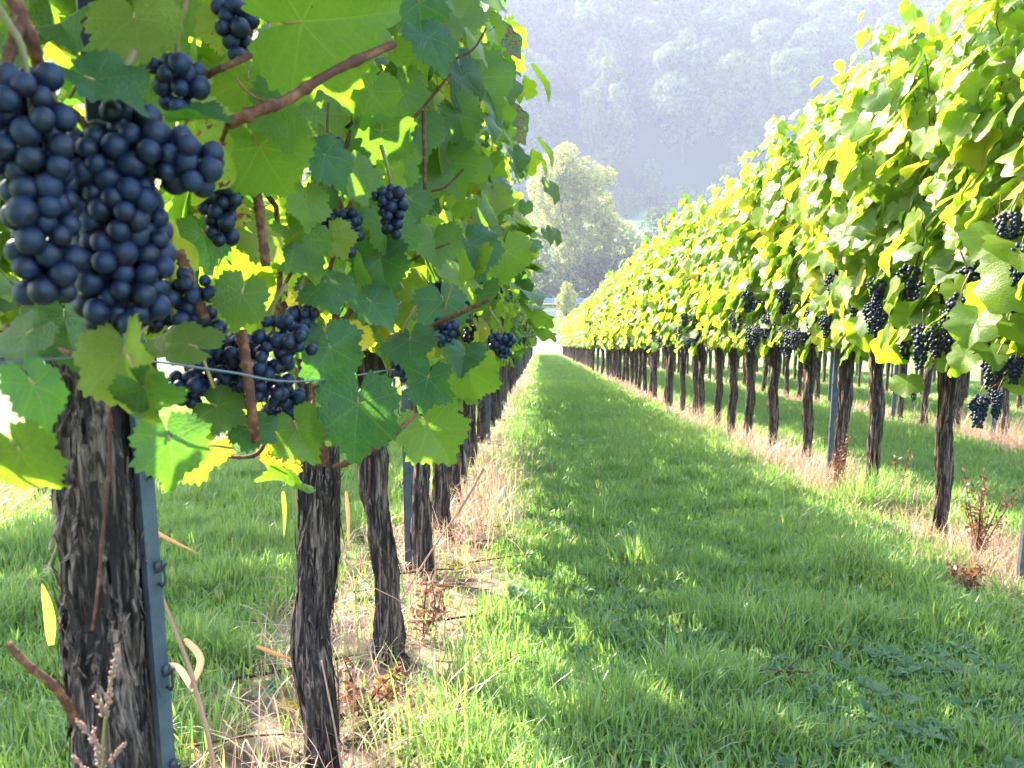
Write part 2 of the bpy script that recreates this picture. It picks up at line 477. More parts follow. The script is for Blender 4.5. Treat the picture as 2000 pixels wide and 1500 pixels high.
def rand_tint(n, rg, yel_p=0.07, red_p=0.06):
    t = np.zeros((n, 3))
    t[:, 2] = rg.beta(1.0, 1.0, n)
    t[:, 0] = np.where(rg.random(n) < yel_p, rg.uniform(0.25, 0.95, n), rg.uniform(0, 0.10, n))
    t[:, 1] = np.where(rg.random(n) < red_p, rg.uniform(0.4, 1.0, n), rg.uniform(0, 0.25, n))
    return t

class Foliage:
    def __init__(s): s.parts = []
    def add(s, *a): s.parts.append(leaves_arrays(*a[:7], **(a[7] if len(a) > 7 else {})))
    def mesh(s, name, mat):
        off = 0; V, Q, T, LP, TI = [], [], [], [], []
        for v, q, t, lp, ti in s.parts:
            V.append(v); Q.append(q + off); T.append(t + off); LP.append(lp); TI.append(ti); off += len(v)
        return mk_mesh(name, np.concatenate(V), np.concatenate(Q), np.concatenate(T), mat, {'leafp': np.concatenate(LP), 'tint': np.concatenate(TI)})

def canopy(seed, lod, shoots=10, step=0.060, size=(0.062, 0.100), ulen=0.78, wmin=-9, wmax=9, keep=1.0, low=34, spread=0.17, lowz=(0.66, 0.98), nj=0.24, ybias=-0.30, nlat=0, sunny=1.0, zn=(.1, 1.25)):
    """leaves of one trellised vine, in its own coordinates (x across the row, y along it, z up)"""
    rg = np.random.default_rng(seed)
    P, N, T, L = [], [], [], []
    canes = []
    for k in range(shoots):
        u0 = (k + 0.5) / shoots * ulen - ulen / 2 + rg.normal(0, 0.03)
        top = rg.uniform(1.95, 2.24)
        w0 = rg.normal(0, 0.05); lean = rg.normal(0, 0.09); ph = rg.uniform(0, 6)
        pts = []
        z = 0.80
        while z < top:
            f = (z - 0.8) / 1.4
            pts.append([w0 + rg.normal(0, 0.012) + 0.05 * math.sin(4 * f + ph), u0 + lean * f + 0.03 * math.sin(5 * f + ph), z]); z += step
        canes.append(np.array(pts))
        for m_, p in enumerate(pts):
            for rep in range(2 if p[2] < top - .22 else 3):
                if rg.random() > keep: continue
                if p[2] < 1.10 and rg.random() < 0.42: continue
                s = 1 if (m_ + rep) % 2 else -1
                if rg.random() < 0.15: s = -s
                out = rg.uniform(0.02, spread) * (1.0 if p[2] < 1.9 else 0.7)
                a = rg.normal(0, 0.6)
                q_ = np.array([p[0] + s * out, p[1] + rg.normal(0, 0.055), p[2] + rg.uniform(-0.03, 0.06)])
                if not (wmin < q_[0] < wmax): continue
                nrm = np.array([s * 1.0, a * 0.7 + ybias, rg.uniform(*zn)]) + rg.normal(0, nj, 3)
                tip = np.array([s * rg.uniform(0.1, 0.9), a * 0.9 + rg.normal(0, 0.3), -rg.uniform(0.35, 1.0)])
                P.append(q_); N.append(nrm); T.append(tip)
                L.append(rg.uniform(*size) * (1.0 if p[2] < top - 0.25 else rg.uniform(0.45, 0.85)))
    for k in range(low):
        s = rg.choice([-1, 1])
        q_ = np.array([s * rg.uniform(0.03, 0.20), rg.uniform(-ulen / 2, ulen / 2), rg.uniform(*lowz)])
        if not (wmin < q_[0] < wmax): continue
        P.append(q_); N.append(np.array([s, rg.normal(0, 0.5), rg.uniform(0, 0.8)]) + rg.normal(0, 0.25, 3))
        T.append([s * 0.3, rg.normal(0, 0.5), -1]); L.append(rg.uniform(*size))
    laterals = []
    for k in range(nlat):                          # side shoots that stick out of the wall of leaves
        s = 1 if k % 3 else -1
        c = canes[int(rg.integers(len(canes)))]; a = c[int(rg.integers(2, len(c) - 2))]
        d = np.array([s * rg.uniform(.5, 1), rg.normal(0, .8), rg.uniform(.1, .9)]); d /= np.linalg.norm(d)
        ln = rg.uniform(.22, .36); b_ = a + d * ln; mid = a + d * ln * .5 + [0, 0, -.015]
        pts = smooth_path([a, mid, b_], 10); laterals.append(pts)
        for m_ in (5, 7, 9):
            P.append(pts[m_] + rg.normal(0, .015, 3)); N.append(np.array([s * .8, ybias, .8]) + rg.normal(0, .4, 3)); T.append(d + rg.normal(0, .5, 3) + [0, 0, -.6]); L.append(rg.uniform(.03, .06))
    n = len(P)
    if nlat: canopy.laterals = laterals
    ti = rand_tint(n, rg); ti[:, 2] **= sunny  # exponent paints leaves lighter in sunlit rows, darker in the shaded row
    return np.array(P), np.array(N), np.array(T), np.array(L), ti, rg, canes

# ------------------------------------------------------------------ trunks
def trunk_mesh(name, path, rads, na, nz, seed, flakes=0, disp=1.0):
    """gnarled vine trunk: a twisted tube with fibrous ridges, knots and peeling strips of bark"""
    rg = np.random.default_rng(seed)
    C = smooth_path(path, nz)
    rad = np.interp(np.linspace(0, 1, nz), np.linspace(0, 1, len(rads)), rads)
    P, T, U, W = frames(C)
    th = np.linspace(0, 2 * np.pi, na, endpoint=False)
    mb = MB(); V = np.zeros((nz, na, 3)); tw = rg.uniform(-2.5, 2.5); s0 = seed * 3.7
    H = np.zeros((nz, na))
    hz = np.concatenate([[0], np.cumsum(np.linalg.norm(np.diff(C, axis=0), axis=1))])
    for a in range(nz):
        for b in range(na):
            t2 = th[b] + tw * hz[a]
            cx, sy = math.cos(t2), math.sin(t2)
            big = noise.noise((cx * 1.1 + s0, sy * 1.1, hz[a] * 7.0))
            mid = noise.noise((cx * 3.2, sy * 3.2 + s0, hz[a] * 6.0))
            fib = 1 - abs(noise.noise((cx * 7.5 + s0, sy * 7.5, hz[a] * 3.6 + s0))) * 2.4
            f2 = noise.noise((cx * 15, sy * 15 + s0, hz[a] * 16.0)) if na > 40 else 0
            H[a, b] = disp * (0.44 * big + 0.22 * mid + 0.20 * (fib - 0.6) + 0.08 * f2)
    rr = rad[:, None] * (1 + H)
    V = P[:, None, :] + rr[..., None] * (np.cos(th)[None, :, None] * U[:, None, :] + np.sin(th)[None, :, None] * W[:, None, :])
    ii = np.arange(nz - 1)[:, None] * na; jj = np.arange(na)[None, :]; j2 = (jj + 1) % na
    q = np.stack([ii + jj, ii + j2, ii + na + j2, ii + na + jj], -1).reshape(-1, 4)
    Vf = np.concatenate([V.reshape(-1, 3), P[-1:] + T[-1] * rad[-1] * 0.3])
    tr = [[nz * na, (nz - 1) * na + k, (nz - 1) * na + (k + 1) % na] for k in range(na)]
    mb.add(Vf, q, tr)
    for k in range(flakes):                       # peeling bark
        a0 = rg.integers(2, nz - 6); ln = int(rg.uniform(0.05, 0.16) * nz) + 3
        a1 = min(nz - 1, a0 + ln); b0 = rg.integers(0, na)
        idx = np.linspace(a0, a1, 6).astype(int)
        lift_end = rg.random() < 0.5
        wd = rg.uniform(0.0020, 0.0070); ptsv = []
        for m_, a in enumerate(idx):
            f = m_ / 5; f = f if lift_end else 1 - f
            base = V[a, b0]; nrm = base - P[a]; nn = nrm / (np.linalg.norm(nrm) + 1e-9)
            side = np.cross(T[a], nn)
            c = base + nn * (0.0012 + 0.011 * f ** 2.5 * rg.uniform(0.6, 1.2)) + side * 0.003 * f * rg.normal()
            w2 = wd * (1 - 0.75 * f)
            ptsv += [c - side * w2, c + side * w2]
        mb.add(ptsv, [[2 * m_, 2 * m_ + 1, 2 * m_ + 3, 2 * m_ + 2] for m_ in range(5)])
    return mb.mesh(name, M_BARK)

# ------------------------------------------------------------------ grape bunches
def icosphere(level):
    import bmesh
    bm = bmesh.new(); bmesh.ops.create_icosphere(bm, subdivisions=level, radius=1.0)
    V = np.array([v.co[:] for v in bm.verts]); F = np.array([[v.index for v in f.verts] for f in bm.faces]); bm.free()
    return V, F
ICO = {k: icosphere(k) for k in (1, 2, 3)}
def bunch_points(seed, length, rtop, rb, nmax, wing=0.0, taper=0.62, tight=0.80):
    rg = np.random.default_rng(seed); pts = []; rads = []
    tries = 0
    while len(pts) < nmax and tries < 16000:
        tries += 1
        if wing and rg.random() < 0.22:
            t = rg.random(); c = np.array([0.3 * rtop + wing * t, 0, -0.13 * length - 0.10 * length * t]); rr = rtop * (0.85 - .25 * t)
            d = rg.normal(size=3); d /= np.linalg.norm(d); p = c + d * rr * rg.uniform(0.5, 1)
        else:
            t = rg.random() ** 0.85
            prof = (0.55 + 0.45 * min(1, t / 0.14)) * (1 - taper * max(0, t - 0.25) / 0.75)
            a = rg.uniform(0, 6.283); k = rg.uniform(0.55, 1.0)
            lump = 1 + 0.16 * math.sin(3 * a + 9 * t + seed)
            p = np.array([math.cos(a) * rtop * prof * k * lump, math.sin(a) * rtop * prof * k * lump, -t * length - 0.01])
        r = rb * rg.uniform(0.76, 1.10)
        ok = True
        for q_, r_ in zip(pts, rads):
            if abs(q_[0] - p[0]) < 0.03 and (q_[0] - p[0]) ** 2 + (q_[1] - p[1]) ** 2 + (q_[2] - p[2]) ** 2 < (tight * (r + r_)) ** 2: ok = False; break
        if ok: pts.append(p); rads.append(r)
    return np.array(pts), np.array(rads)
def bunch_mesh(name, seed, length, rtop, rb, nmax, lod, wing=0.0, taper=0.62):
    P, r = bunch_points(seed, length, rtop, rb, nmax, wing, taper, .78 if nmax > 100 else .8)
    V, F = ICO[lod]; rg = np.random.default_rng(seed + 5)
    n, K = len(P), len(V)
    sq = np.stack([rg.uniform(0.95, 1.03, n), rg.uniform(0.95, 1.03, n), rg.uniform(0.97, 1.10, n)], -1)
    VV = P[:, None, :] + V[None] * r[:, None, None] * sq[:, None, :]
    FF = (F[None] + (np.arange(n) * K)[:, None, None]).reshape(-1, 3)
    at_ = np.zeros((n, K, 3)); at_[..., 0] = rg.random(n)[:, None]; at_[..., 1] = r[:, None]
    return mk_mesh(name, VV.reshape(-1, 3), None, FF, M_BERRY, {'tint': at_.reshape(-1, 3)})
def stem_mesh(length, up=0.05, r=0.0022, bend=0.02):
    mb = MB()
    mb.tube(smooth_path([[bend, 0.004, up], [bend * 0.3, 0, up * 0.4], [0, 0, 0], [0, 0.002, -length * 0.35], [0, 0, -length * 0.8]], 12), np.linspace(r * 1.25, r * 0.6, 12), 7)
    return mb.mesh('bunch_stalk', M_STEM)
BUNCH = {
    'near': [bunch_mesh('bunch_near', 40 + k, 0.125 + 0.015 * (k % 3), 0.034 + 0.004 * (k % 2), 0.0082, 85, 2, wing=0.035 if k == 1 else 0) for k in range(4)],
    'mid': [bunch_mesh('bunch_mid', 60 + k, 0.13, 0.036, 0.0088, 60, 1) for k in range(3)],
    'far': [bunch_mesh('bunch_far', 70 + k, 0.13, 0.034, 0.0125, 26, 1) for k in range(2)],
}
STEM = stem_mesh(0.12)

# ------------------------------------------------------------------ vines
def cane_mesh(pts, r0=0.0042, n=6):
    mb = MB(); pts = np.asarray(pts)
    mb.tube(pts, np.linspace(r0, r0 * 0.45, len(pts)), n)
    return mb.mesh('cane', M_CANE)
def head_path(rg, h=0.80, sway=0.012):
    x0, y0 = rg.normal(0, sway * 0.4, 2)
    return [[x0, y0, -0.03], [x0 + rg.normal(0, sway * 0.5), y0 + rg.normal(0, sway), 0.2], [rg.normal(0, sway * 0.7), rg.normal(0, sway), 0.45], [rg.normal(0, sway * 0.5), rg.normal(0, sway), 0.66], [rg.normal(0, 0.01), rg.normal(0, 0.02), h]]
def cordon_pts(rg):
    s = rg.choice([-1, 1])
    return [[0, 0, 0.74], [0.01, s * 0.06, 0.83], [0, s * 0.16, 0.86], [rg.normal(0, 0.02), s * 0.34, 0.84]]
def make_vine_kind(name, lod, seed, mat, nb, blod, na, nz, flakes, ncanes, **kw):
    rg = np.random.default_rng(seed)
    P, N, T, L, tint, rgl, canes = canopy(seed, 'x', **kw)
    f = Foliage(); f.add(P, N, T, L, tint, lod, rgl)
    kit = {'foliage': f.mesh('foliage_' + name, mat)}
    kit['trunk'] = trunk_mesh('trunk_' + name, head_path(rg), [0.036, 0.030, 0.029, 0.031, 0.034, 0.040, 0.036], na, nz, seed + 1, flakes)
    kit['canes'] = []
    if ncanes:
        kit['canes'].append(cane_mesh(smooth_path(cordon_pts(rg), 10), 0.011, 8))
        for c in canes[:: max(1, len(canes) // ncanes)][:ncanes]:
            kit['canes'].append(cane_mesh(np.vstack([[0, c[0][1] * 0.7, 0.80], c])))
    if kw.get('nlat'):
        for l in canopy.laterals: kit['canes'].append(cane_mesh(l, 0.0024))
    kit['bunches'] = []
    for k in range(nb):
        s = rg.choice([-1, 1], p=[0.6, 0.4]) if k % 2 else -1
        kit['bunches'].append((BUNCH[blod][int(rg.integers(len(BUNCH[blod])))], (s * rg.uniform(0.08, 0.22), rg.uniform(-0.33, 0.33), rg.uniform(0.86, 1.14)), rg.uniform(0, 6.28), rg.uniform(0.85, 1.15)))
    return kit
def build_vine(kit, label, group, loc, rz, stems=False):
    t = thing('grapevine', label, 'grapevine', loc, rz, group)
    link('trunk', kit['trunk'], t); link('foliage', kit['foliage'], t)
    for c in kit['canes']: link('cane', c, t)
    for me, p, r_, s in kit['bunches']:
        b = link('grape_bunch', me, t, p); b.rotation_euler = (random.uniform(-.12, .12), random.uniform(-.12, .12), r_); b.scale = (s, s, s)
        if stems: link('bunch_stalk', STEM, b)
    return t

KITS = {
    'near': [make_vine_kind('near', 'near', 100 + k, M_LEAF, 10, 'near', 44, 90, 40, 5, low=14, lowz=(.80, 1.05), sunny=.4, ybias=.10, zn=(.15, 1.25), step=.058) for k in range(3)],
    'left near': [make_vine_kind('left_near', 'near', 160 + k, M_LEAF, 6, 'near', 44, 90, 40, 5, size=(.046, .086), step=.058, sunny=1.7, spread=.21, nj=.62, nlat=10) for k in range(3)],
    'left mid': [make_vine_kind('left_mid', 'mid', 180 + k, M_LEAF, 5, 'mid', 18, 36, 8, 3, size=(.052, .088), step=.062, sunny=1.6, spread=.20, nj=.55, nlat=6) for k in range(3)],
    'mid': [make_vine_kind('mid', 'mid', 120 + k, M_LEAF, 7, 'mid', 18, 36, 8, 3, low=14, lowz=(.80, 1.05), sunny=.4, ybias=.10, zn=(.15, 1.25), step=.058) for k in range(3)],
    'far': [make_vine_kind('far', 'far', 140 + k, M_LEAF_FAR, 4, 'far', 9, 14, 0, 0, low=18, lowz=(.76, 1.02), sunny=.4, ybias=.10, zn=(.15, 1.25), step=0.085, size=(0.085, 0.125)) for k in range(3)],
}
ORD = 'first second third fourth fifth sixth seventh eighth ninth tenth eleventh twelfth thirteenth fourteenth fifteenth sixteenth seventeenth eighteenth nineteenth twentieth'.split()
STEP = 0.68
protos = {}
def place_vine(kind, v, x, y, label, group):
    flip = 0.0
    key = (kind, v)
    loc = (x, y, float(gz(x, y)))
    if key not in protos:
        protos[key] = build_vine(KITS[kind][v], label, group, loc, flip, stems=(kind.endswith('near')))
        o = protos[key]
    else:
        o = dup(protos[key], loc, flip, label)
        o['group'] = group
    s = random.uniform(0.97, 1.05)
    o.scale = (random.choice((-1, 1)) * random.uniform(0.95, 1.08), 1.0, s)
    return o

def row(x, y0, count, group, where, near_to, mid_to, named, skip=0):
    for k in range(count):
        y = y0 + STEP * k
        if y > ROW_END - 0.3: break
        kind = 'near' if y < near_to else 'mid' if y < mid_to else 'far'
        if -.5 < x < 0 and kind != 'far': kind = 'left ' + kind
        v = (k * 2 + k // 3 + random.randint(0, 1)) % 3
        if k < named and k < 20:
            lab = f'{ORD[k - skip]} visible vine from the camera in the {where}' if k >= skip else 'vine of the right row too close to show its trunk, at the right edge'
        elif y < 30: lab = f'dark slim trunked vine partway down the {where}'
        else: lab = f'small looking vine near the track end of the {where}'
        xx = x + random.gauss(0, 0.022)
        if -.5 < x < 0 and k < 5: xx = ROW_X0 + (.03, .035, .03, .01, -.02)[k]
        place_vine(kind, v, xx, y + random.gauss(0, 0.035), lab, group if k < named else group + (' halfway down' if y < 30 else ' at its far end'))

X_R = ROW_X0 + ROW_GAP
row(X_R, 2.82 - 2 * STEP, 90, 'vines of the sunlit right row', 'sunlit right row', 9.0, 24.0, 20, 3)
row(ROW_X0 - .05, 2.08, 90, 'vines of the shaded left row', 'left row beyond its two nearest vines', 7.5, 22.0, 14)
row(X_R + ROW_GAP, 4.4, 54, 'vines of the row behind the right row', 'row behind the sunlit right row', 0, 16.0, 8)
row(X_R + 3 * ROW_GAP, 9.0, 28, 'vines of the third row behind the right row', 'third row behind the sunlit right row', 0, 9.0, 0)
row(X_R + 2 * ROW_GAP, 6.6, 36, 'vines of the second row behind the right row', 'second row behind the sunlit right row', 0, 10.0, 4)
row(ROW_X0 - ROW_GAP, 1.5, 22, 'vines of the row behind the left row', 'row behind the shaded left row', 0, 9.0, 6)

# ------------------------------------------------------------------ the two nearest vines, built piece by piece
def wp(px, py, d): return np.array(at(px, py, d))
def hero_leaf_list(lst, base, rg):
    """(px, py, width px, depth, tip angle [0 down, 90 right], normal (right, up, viewer), yellow, red, bright, fold, droop)"""
    P, N, T, L, TI, FO, DR = [], [], [], [], [], [], []
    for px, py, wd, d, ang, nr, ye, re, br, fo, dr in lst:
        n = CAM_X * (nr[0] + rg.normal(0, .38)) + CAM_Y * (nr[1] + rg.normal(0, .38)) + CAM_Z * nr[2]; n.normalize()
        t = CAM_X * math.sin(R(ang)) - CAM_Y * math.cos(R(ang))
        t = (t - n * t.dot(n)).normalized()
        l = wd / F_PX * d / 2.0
        br *= .50  # darker leaf colour stands in for shade of overlapping leaves
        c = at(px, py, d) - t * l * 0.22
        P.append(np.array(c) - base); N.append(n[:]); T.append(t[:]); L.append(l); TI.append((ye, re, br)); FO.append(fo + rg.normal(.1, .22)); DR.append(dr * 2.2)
    return (np.array(P), np.array(N), np.array(T), np.array(L), np.array(TI), 'hero', rg, dict(fold=np.array(FO), droop=np.array(DR)))
def petioles(parts, parts_of, mb, rg):
    P, N, T, L = parts[0], parts[1], parts[2], parts[3]
    for p, n, t, l in zip(P, N, T, L):
        n = n / np.linalg.norm(n)
        e = p - t * l * 0.5 - n * l * rg.uniform(0.25, 0.7) + rg.normal(0, 0.1 * l, 3)
        mb = MB(); mb.tube(smooth_path([p + n * 0.0005, p - t * l * 0.22 - n * l * 0.06, e], 7), np.linspace(0.0010, 0.0015, 7), 6)
        link('leaf_stalk', mb.mesh('leaf_stalk', M_PETIOLE), parts_of)

def hero_vine(label, base, trunk_px, trunk_d, trunk_r, seed, leaves, canes, bunches, filler):
    t = thing('grapevine', label, 'grapevine', base)
    b = np.array(base)
    pts = [wp(x, y, trunk_d) - b for x, y in trunk_px][::-1]
    pts[0][2] = -0.03
    tm = trunk_mesh('trunk_close', pts, trunk_r, 110, 330, seed, 340)
    link('trunk', tm, t)
    rg = np.random.default_rng(seed)
    f = Foliage()
    hl = hero_leaf_list(leaves, b, rg); f.add(*hl)
    for kw, off in filler:
        P, N, T, L, ti, rgl, cn = canopy(**kw)
        k = np.ones(len(P), bool)
        if off is not None: k = off(P + b)
        f.add(P[k], N[k], T[k], L[k], ti[k], 'near', rgl)
        for c in cn[::2]:
            if off is None or off(c + b).all(): link('cane', cane_mesh(np.vstack([[0, c[0][1] * 0.7, 0.80], c])), t)
    link('foliage', f.mesh('foliage_close', M_LEAF), t)
    petioles(hl, t, None, rg)
    for pix, r0, r1 in canes:
        pts = smooth_path([wp(*p) - b for p in pix], 40)
        rad = np.linspace(r0, r1, 40)
        for kk in range(6, 40, 9): rad[kk] *= 1.28                     # nodes
        rad *= 1 + 0.05 * rg.normal(size=40)
        m = MB(); m.tube(pts, rad, 12); link('cane', m.mesh('cane_close', M_CANE), t)
    for (px, py, d, length, rt, rb, n, wing, sd_) in bunches:
        me = bunch_mesh('bunch_close', sd_, length, rt, rb, n, 3, wing, .25 if n > 100 else .5)
        p = wp(px, py, d) - b
        o = link('grape_bunch', me, t, p); o.rotation_euler = (0, 0, R(1.7))
        link('bunch_stalk', stem_mesh(length, 0.045, 0.0022, random.uniform(-0.03, 0.03)), o)
    return t

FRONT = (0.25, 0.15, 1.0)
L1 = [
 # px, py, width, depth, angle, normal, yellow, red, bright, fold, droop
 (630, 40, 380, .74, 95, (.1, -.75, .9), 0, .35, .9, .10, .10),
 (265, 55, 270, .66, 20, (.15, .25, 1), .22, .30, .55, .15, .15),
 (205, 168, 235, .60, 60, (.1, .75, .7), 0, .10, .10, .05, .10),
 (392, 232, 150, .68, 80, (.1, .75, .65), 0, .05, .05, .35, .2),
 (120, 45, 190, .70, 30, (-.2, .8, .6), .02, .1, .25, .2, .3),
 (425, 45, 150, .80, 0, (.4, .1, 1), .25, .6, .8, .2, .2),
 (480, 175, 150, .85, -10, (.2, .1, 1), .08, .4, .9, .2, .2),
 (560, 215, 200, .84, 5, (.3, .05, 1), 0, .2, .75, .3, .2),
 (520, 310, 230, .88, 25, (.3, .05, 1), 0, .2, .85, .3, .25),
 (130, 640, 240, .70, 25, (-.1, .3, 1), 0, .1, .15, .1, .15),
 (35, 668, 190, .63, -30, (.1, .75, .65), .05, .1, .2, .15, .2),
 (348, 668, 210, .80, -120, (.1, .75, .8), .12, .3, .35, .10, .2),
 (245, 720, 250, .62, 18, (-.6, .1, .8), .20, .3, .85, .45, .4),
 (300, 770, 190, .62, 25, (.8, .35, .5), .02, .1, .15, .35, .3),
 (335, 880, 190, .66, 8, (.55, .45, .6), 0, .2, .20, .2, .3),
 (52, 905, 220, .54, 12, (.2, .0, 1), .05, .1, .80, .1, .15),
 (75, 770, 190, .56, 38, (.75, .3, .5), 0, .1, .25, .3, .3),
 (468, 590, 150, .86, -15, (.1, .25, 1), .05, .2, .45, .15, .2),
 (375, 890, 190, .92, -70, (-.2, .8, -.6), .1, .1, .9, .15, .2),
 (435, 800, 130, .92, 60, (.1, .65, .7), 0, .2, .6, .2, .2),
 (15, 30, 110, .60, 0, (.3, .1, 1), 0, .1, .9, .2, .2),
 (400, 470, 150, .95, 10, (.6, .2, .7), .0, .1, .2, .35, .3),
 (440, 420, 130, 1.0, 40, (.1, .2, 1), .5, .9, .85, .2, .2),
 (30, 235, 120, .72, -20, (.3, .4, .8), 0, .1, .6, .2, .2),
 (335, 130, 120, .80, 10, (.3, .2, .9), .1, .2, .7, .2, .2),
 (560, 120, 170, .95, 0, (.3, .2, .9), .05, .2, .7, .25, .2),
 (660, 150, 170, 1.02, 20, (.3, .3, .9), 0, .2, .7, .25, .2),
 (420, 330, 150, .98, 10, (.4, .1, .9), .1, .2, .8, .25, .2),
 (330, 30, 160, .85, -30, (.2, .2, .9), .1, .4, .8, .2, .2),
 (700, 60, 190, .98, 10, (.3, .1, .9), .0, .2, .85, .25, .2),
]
L2 = [
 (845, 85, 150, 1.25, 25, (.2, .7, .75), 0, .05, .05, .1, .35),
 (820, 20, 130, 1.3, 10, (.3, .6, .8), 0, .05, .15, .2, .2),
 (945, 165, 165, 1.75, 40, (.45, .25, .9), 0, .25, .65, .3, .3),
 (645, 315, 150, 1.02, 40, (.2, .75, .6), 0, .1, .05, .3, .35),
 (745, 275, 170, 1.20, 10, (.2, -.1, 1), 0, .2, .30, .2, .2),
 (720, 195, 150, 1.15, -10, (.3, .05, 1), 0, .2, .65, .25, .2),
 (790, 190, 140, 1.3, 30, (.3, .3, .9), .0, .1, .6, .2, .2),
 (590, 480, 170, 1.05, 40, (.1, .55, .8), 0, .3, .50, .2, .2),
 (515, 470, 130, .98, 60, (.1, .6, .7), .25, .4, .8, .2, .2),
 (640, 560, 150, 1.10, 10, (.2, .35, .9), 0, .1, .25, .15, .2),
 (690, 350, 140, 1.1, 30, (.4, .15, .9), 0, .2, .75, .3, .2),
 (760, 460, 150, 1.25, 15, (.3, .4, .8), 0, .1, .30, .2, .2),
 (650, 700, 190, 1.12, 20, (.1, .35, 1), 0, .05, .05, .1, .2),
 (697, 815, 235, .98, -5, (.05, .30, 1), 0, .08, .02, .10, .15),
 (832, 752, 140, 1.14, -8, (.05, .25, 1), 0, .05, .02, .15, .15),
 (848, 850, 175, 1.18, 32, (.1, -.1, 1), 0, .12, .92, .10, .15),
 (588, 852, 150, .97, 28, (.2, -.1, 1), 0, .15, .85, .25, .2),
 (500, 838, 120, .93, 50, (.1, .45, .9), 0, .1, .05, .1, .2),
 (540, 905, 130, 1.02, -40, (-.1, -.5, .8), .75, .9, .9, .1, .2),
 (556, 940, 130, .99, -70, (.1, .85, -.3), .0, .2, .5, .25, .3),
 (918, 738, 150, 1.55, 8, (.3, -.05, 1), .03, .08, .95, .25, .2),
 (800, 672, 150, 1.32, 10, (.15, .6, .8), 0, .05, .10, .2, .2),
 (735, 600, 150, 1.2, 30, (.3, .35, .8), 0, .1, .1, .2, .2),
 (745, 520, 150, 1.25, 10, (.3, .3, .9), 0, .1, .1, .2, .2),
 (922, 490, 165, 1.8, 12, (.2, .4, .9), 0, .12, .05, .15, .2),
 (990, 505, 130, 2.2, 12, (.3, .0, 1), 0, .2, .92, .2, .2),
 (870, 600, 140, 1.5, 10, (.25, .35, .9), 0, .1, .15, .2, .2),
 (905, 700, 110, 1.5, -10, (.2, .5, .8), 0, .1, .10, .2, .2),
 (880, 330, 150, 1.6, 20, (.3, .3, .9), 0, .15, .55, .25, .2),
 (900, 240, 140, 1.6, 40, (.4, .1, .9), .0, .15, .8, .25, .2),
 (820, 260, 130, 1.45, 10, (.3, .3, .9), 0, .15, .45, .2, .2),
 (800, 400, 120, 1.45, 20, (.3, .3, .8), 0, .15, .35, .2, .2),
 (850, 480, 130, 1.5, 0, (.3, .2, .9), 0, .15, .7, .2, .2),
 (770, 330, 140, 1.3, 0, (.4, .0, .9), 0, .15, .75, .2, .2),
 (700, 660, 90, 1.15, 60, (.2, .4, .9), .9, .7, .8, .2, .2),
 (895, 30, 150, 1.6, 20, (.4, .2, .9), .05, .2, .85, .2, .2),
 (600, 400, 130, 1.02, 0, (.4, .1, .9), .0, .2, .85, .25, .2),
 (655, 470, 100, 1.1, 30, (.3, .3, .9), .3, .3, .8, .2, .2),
]
C1 = [
 ([(445, 242, .70), (505, 215, .70), (560, 195, .71), (650, 140, .73), (770, 85, .76)], .0050, .0036),
 ([(350, 192, .86), (400, 150, .74), (440, 130, .72), (490, 108, .74)], .0030, .0026),
 ([(560, 196, .71), (520, 198, .70), (485, 180, .69), (460, 152, .68)], .0014, .0008),
 ([(15, -40, .58), (35, 20, .58), (60, 75, .58), (75, 125, .60)], .0056, .0042),
 ([(45, 40, .575), (25, 85, .565), (5, 150, .56)], .0040, .0034),
 ([(170, 690, .78), (110, 670, .74), (60, 655, .72), (10, 640, .70)], .006, .004),
 ([(185, 695, .66), (140, 690, .68), (75, 662, .72)], .0022, .0020),
 ([(350, 490, .86), (375, 560, .86), (400, 620, .87)], .0050, .0046),
 ([(470, 645, .90), (480, 700, .90), (492, 800, .90), (500, 860, .92)], .0058, .0048),
 ([(500, 370, .95), (508, 420, .95), (520, 520, .96)], .0055, .005),
 ([(210, 760, .80), (215, 880, .795), (205, 1000, .795), (190, 1160, .80), (180, 1230, .81)], .0018, .0012),
 ([(15, 1257, .76), (55, 1300, .76), (110, 1345, .77), (150, 1410, .80)], .0030, .0040),
 ([(110, 210, .62), (150, 225, .62), (180, 270, .62)], .0028, .0026),
 ([(400, 310, .86), (430, 280, .86), (445, 242, .70)], .0016, .002),
]
C2 = [
 ([(655, 912, 1.10), (700, 895, 1.08), (760, 858, 1.08), (812, 808, 1.10)], .0038, .0028),
 ([(720, 895, 1.08), (722, 930, 1.09), (712, 1000, 1.10)], .0014, .001),
 ([(835, 640, 1.42), (880, 620, 1.26), (955, 586, 1.22)], .0040, .0026),
 ([(420, 885, .98), (460, 893, .98), (500, 888, .98), (520, 860, 1.0)], .0020, .0026),
 ([(550, 590, 1.15), (575, 650, 1.16), (590, 720, 1.2)], .0055, .0052),
 ([(690, 380, 1.2), (660, 470, 1.2), (640, 540, 1.2)], .0030, .0032),
 ([(825, 150, 1.35), (828, 260, 1.35), (830, 370, 1.36)], .0030, .003),
 ([(880, 145, 1.3), (800, 240, 1.3), (720, 320, 1.28)], .0022, .0026),
 ([(950, 55, 1.5), (925, 95, 1.5), (890, 115, 1.5)], .0016, .002),
 ([(905, 330, 1.55), (870, 365, 1.55), (835, 375, 1.55)], .0022, .002),
 ([(880, 475, 1.5), (840, 490, 1.5), (800, 510, 1.5)], .0020, .002),
 ([(630, 905, 1.55), (625, 800, 1.5), (610, 720, 1.45), (590, 650, 1.4)], .012, .008),
]
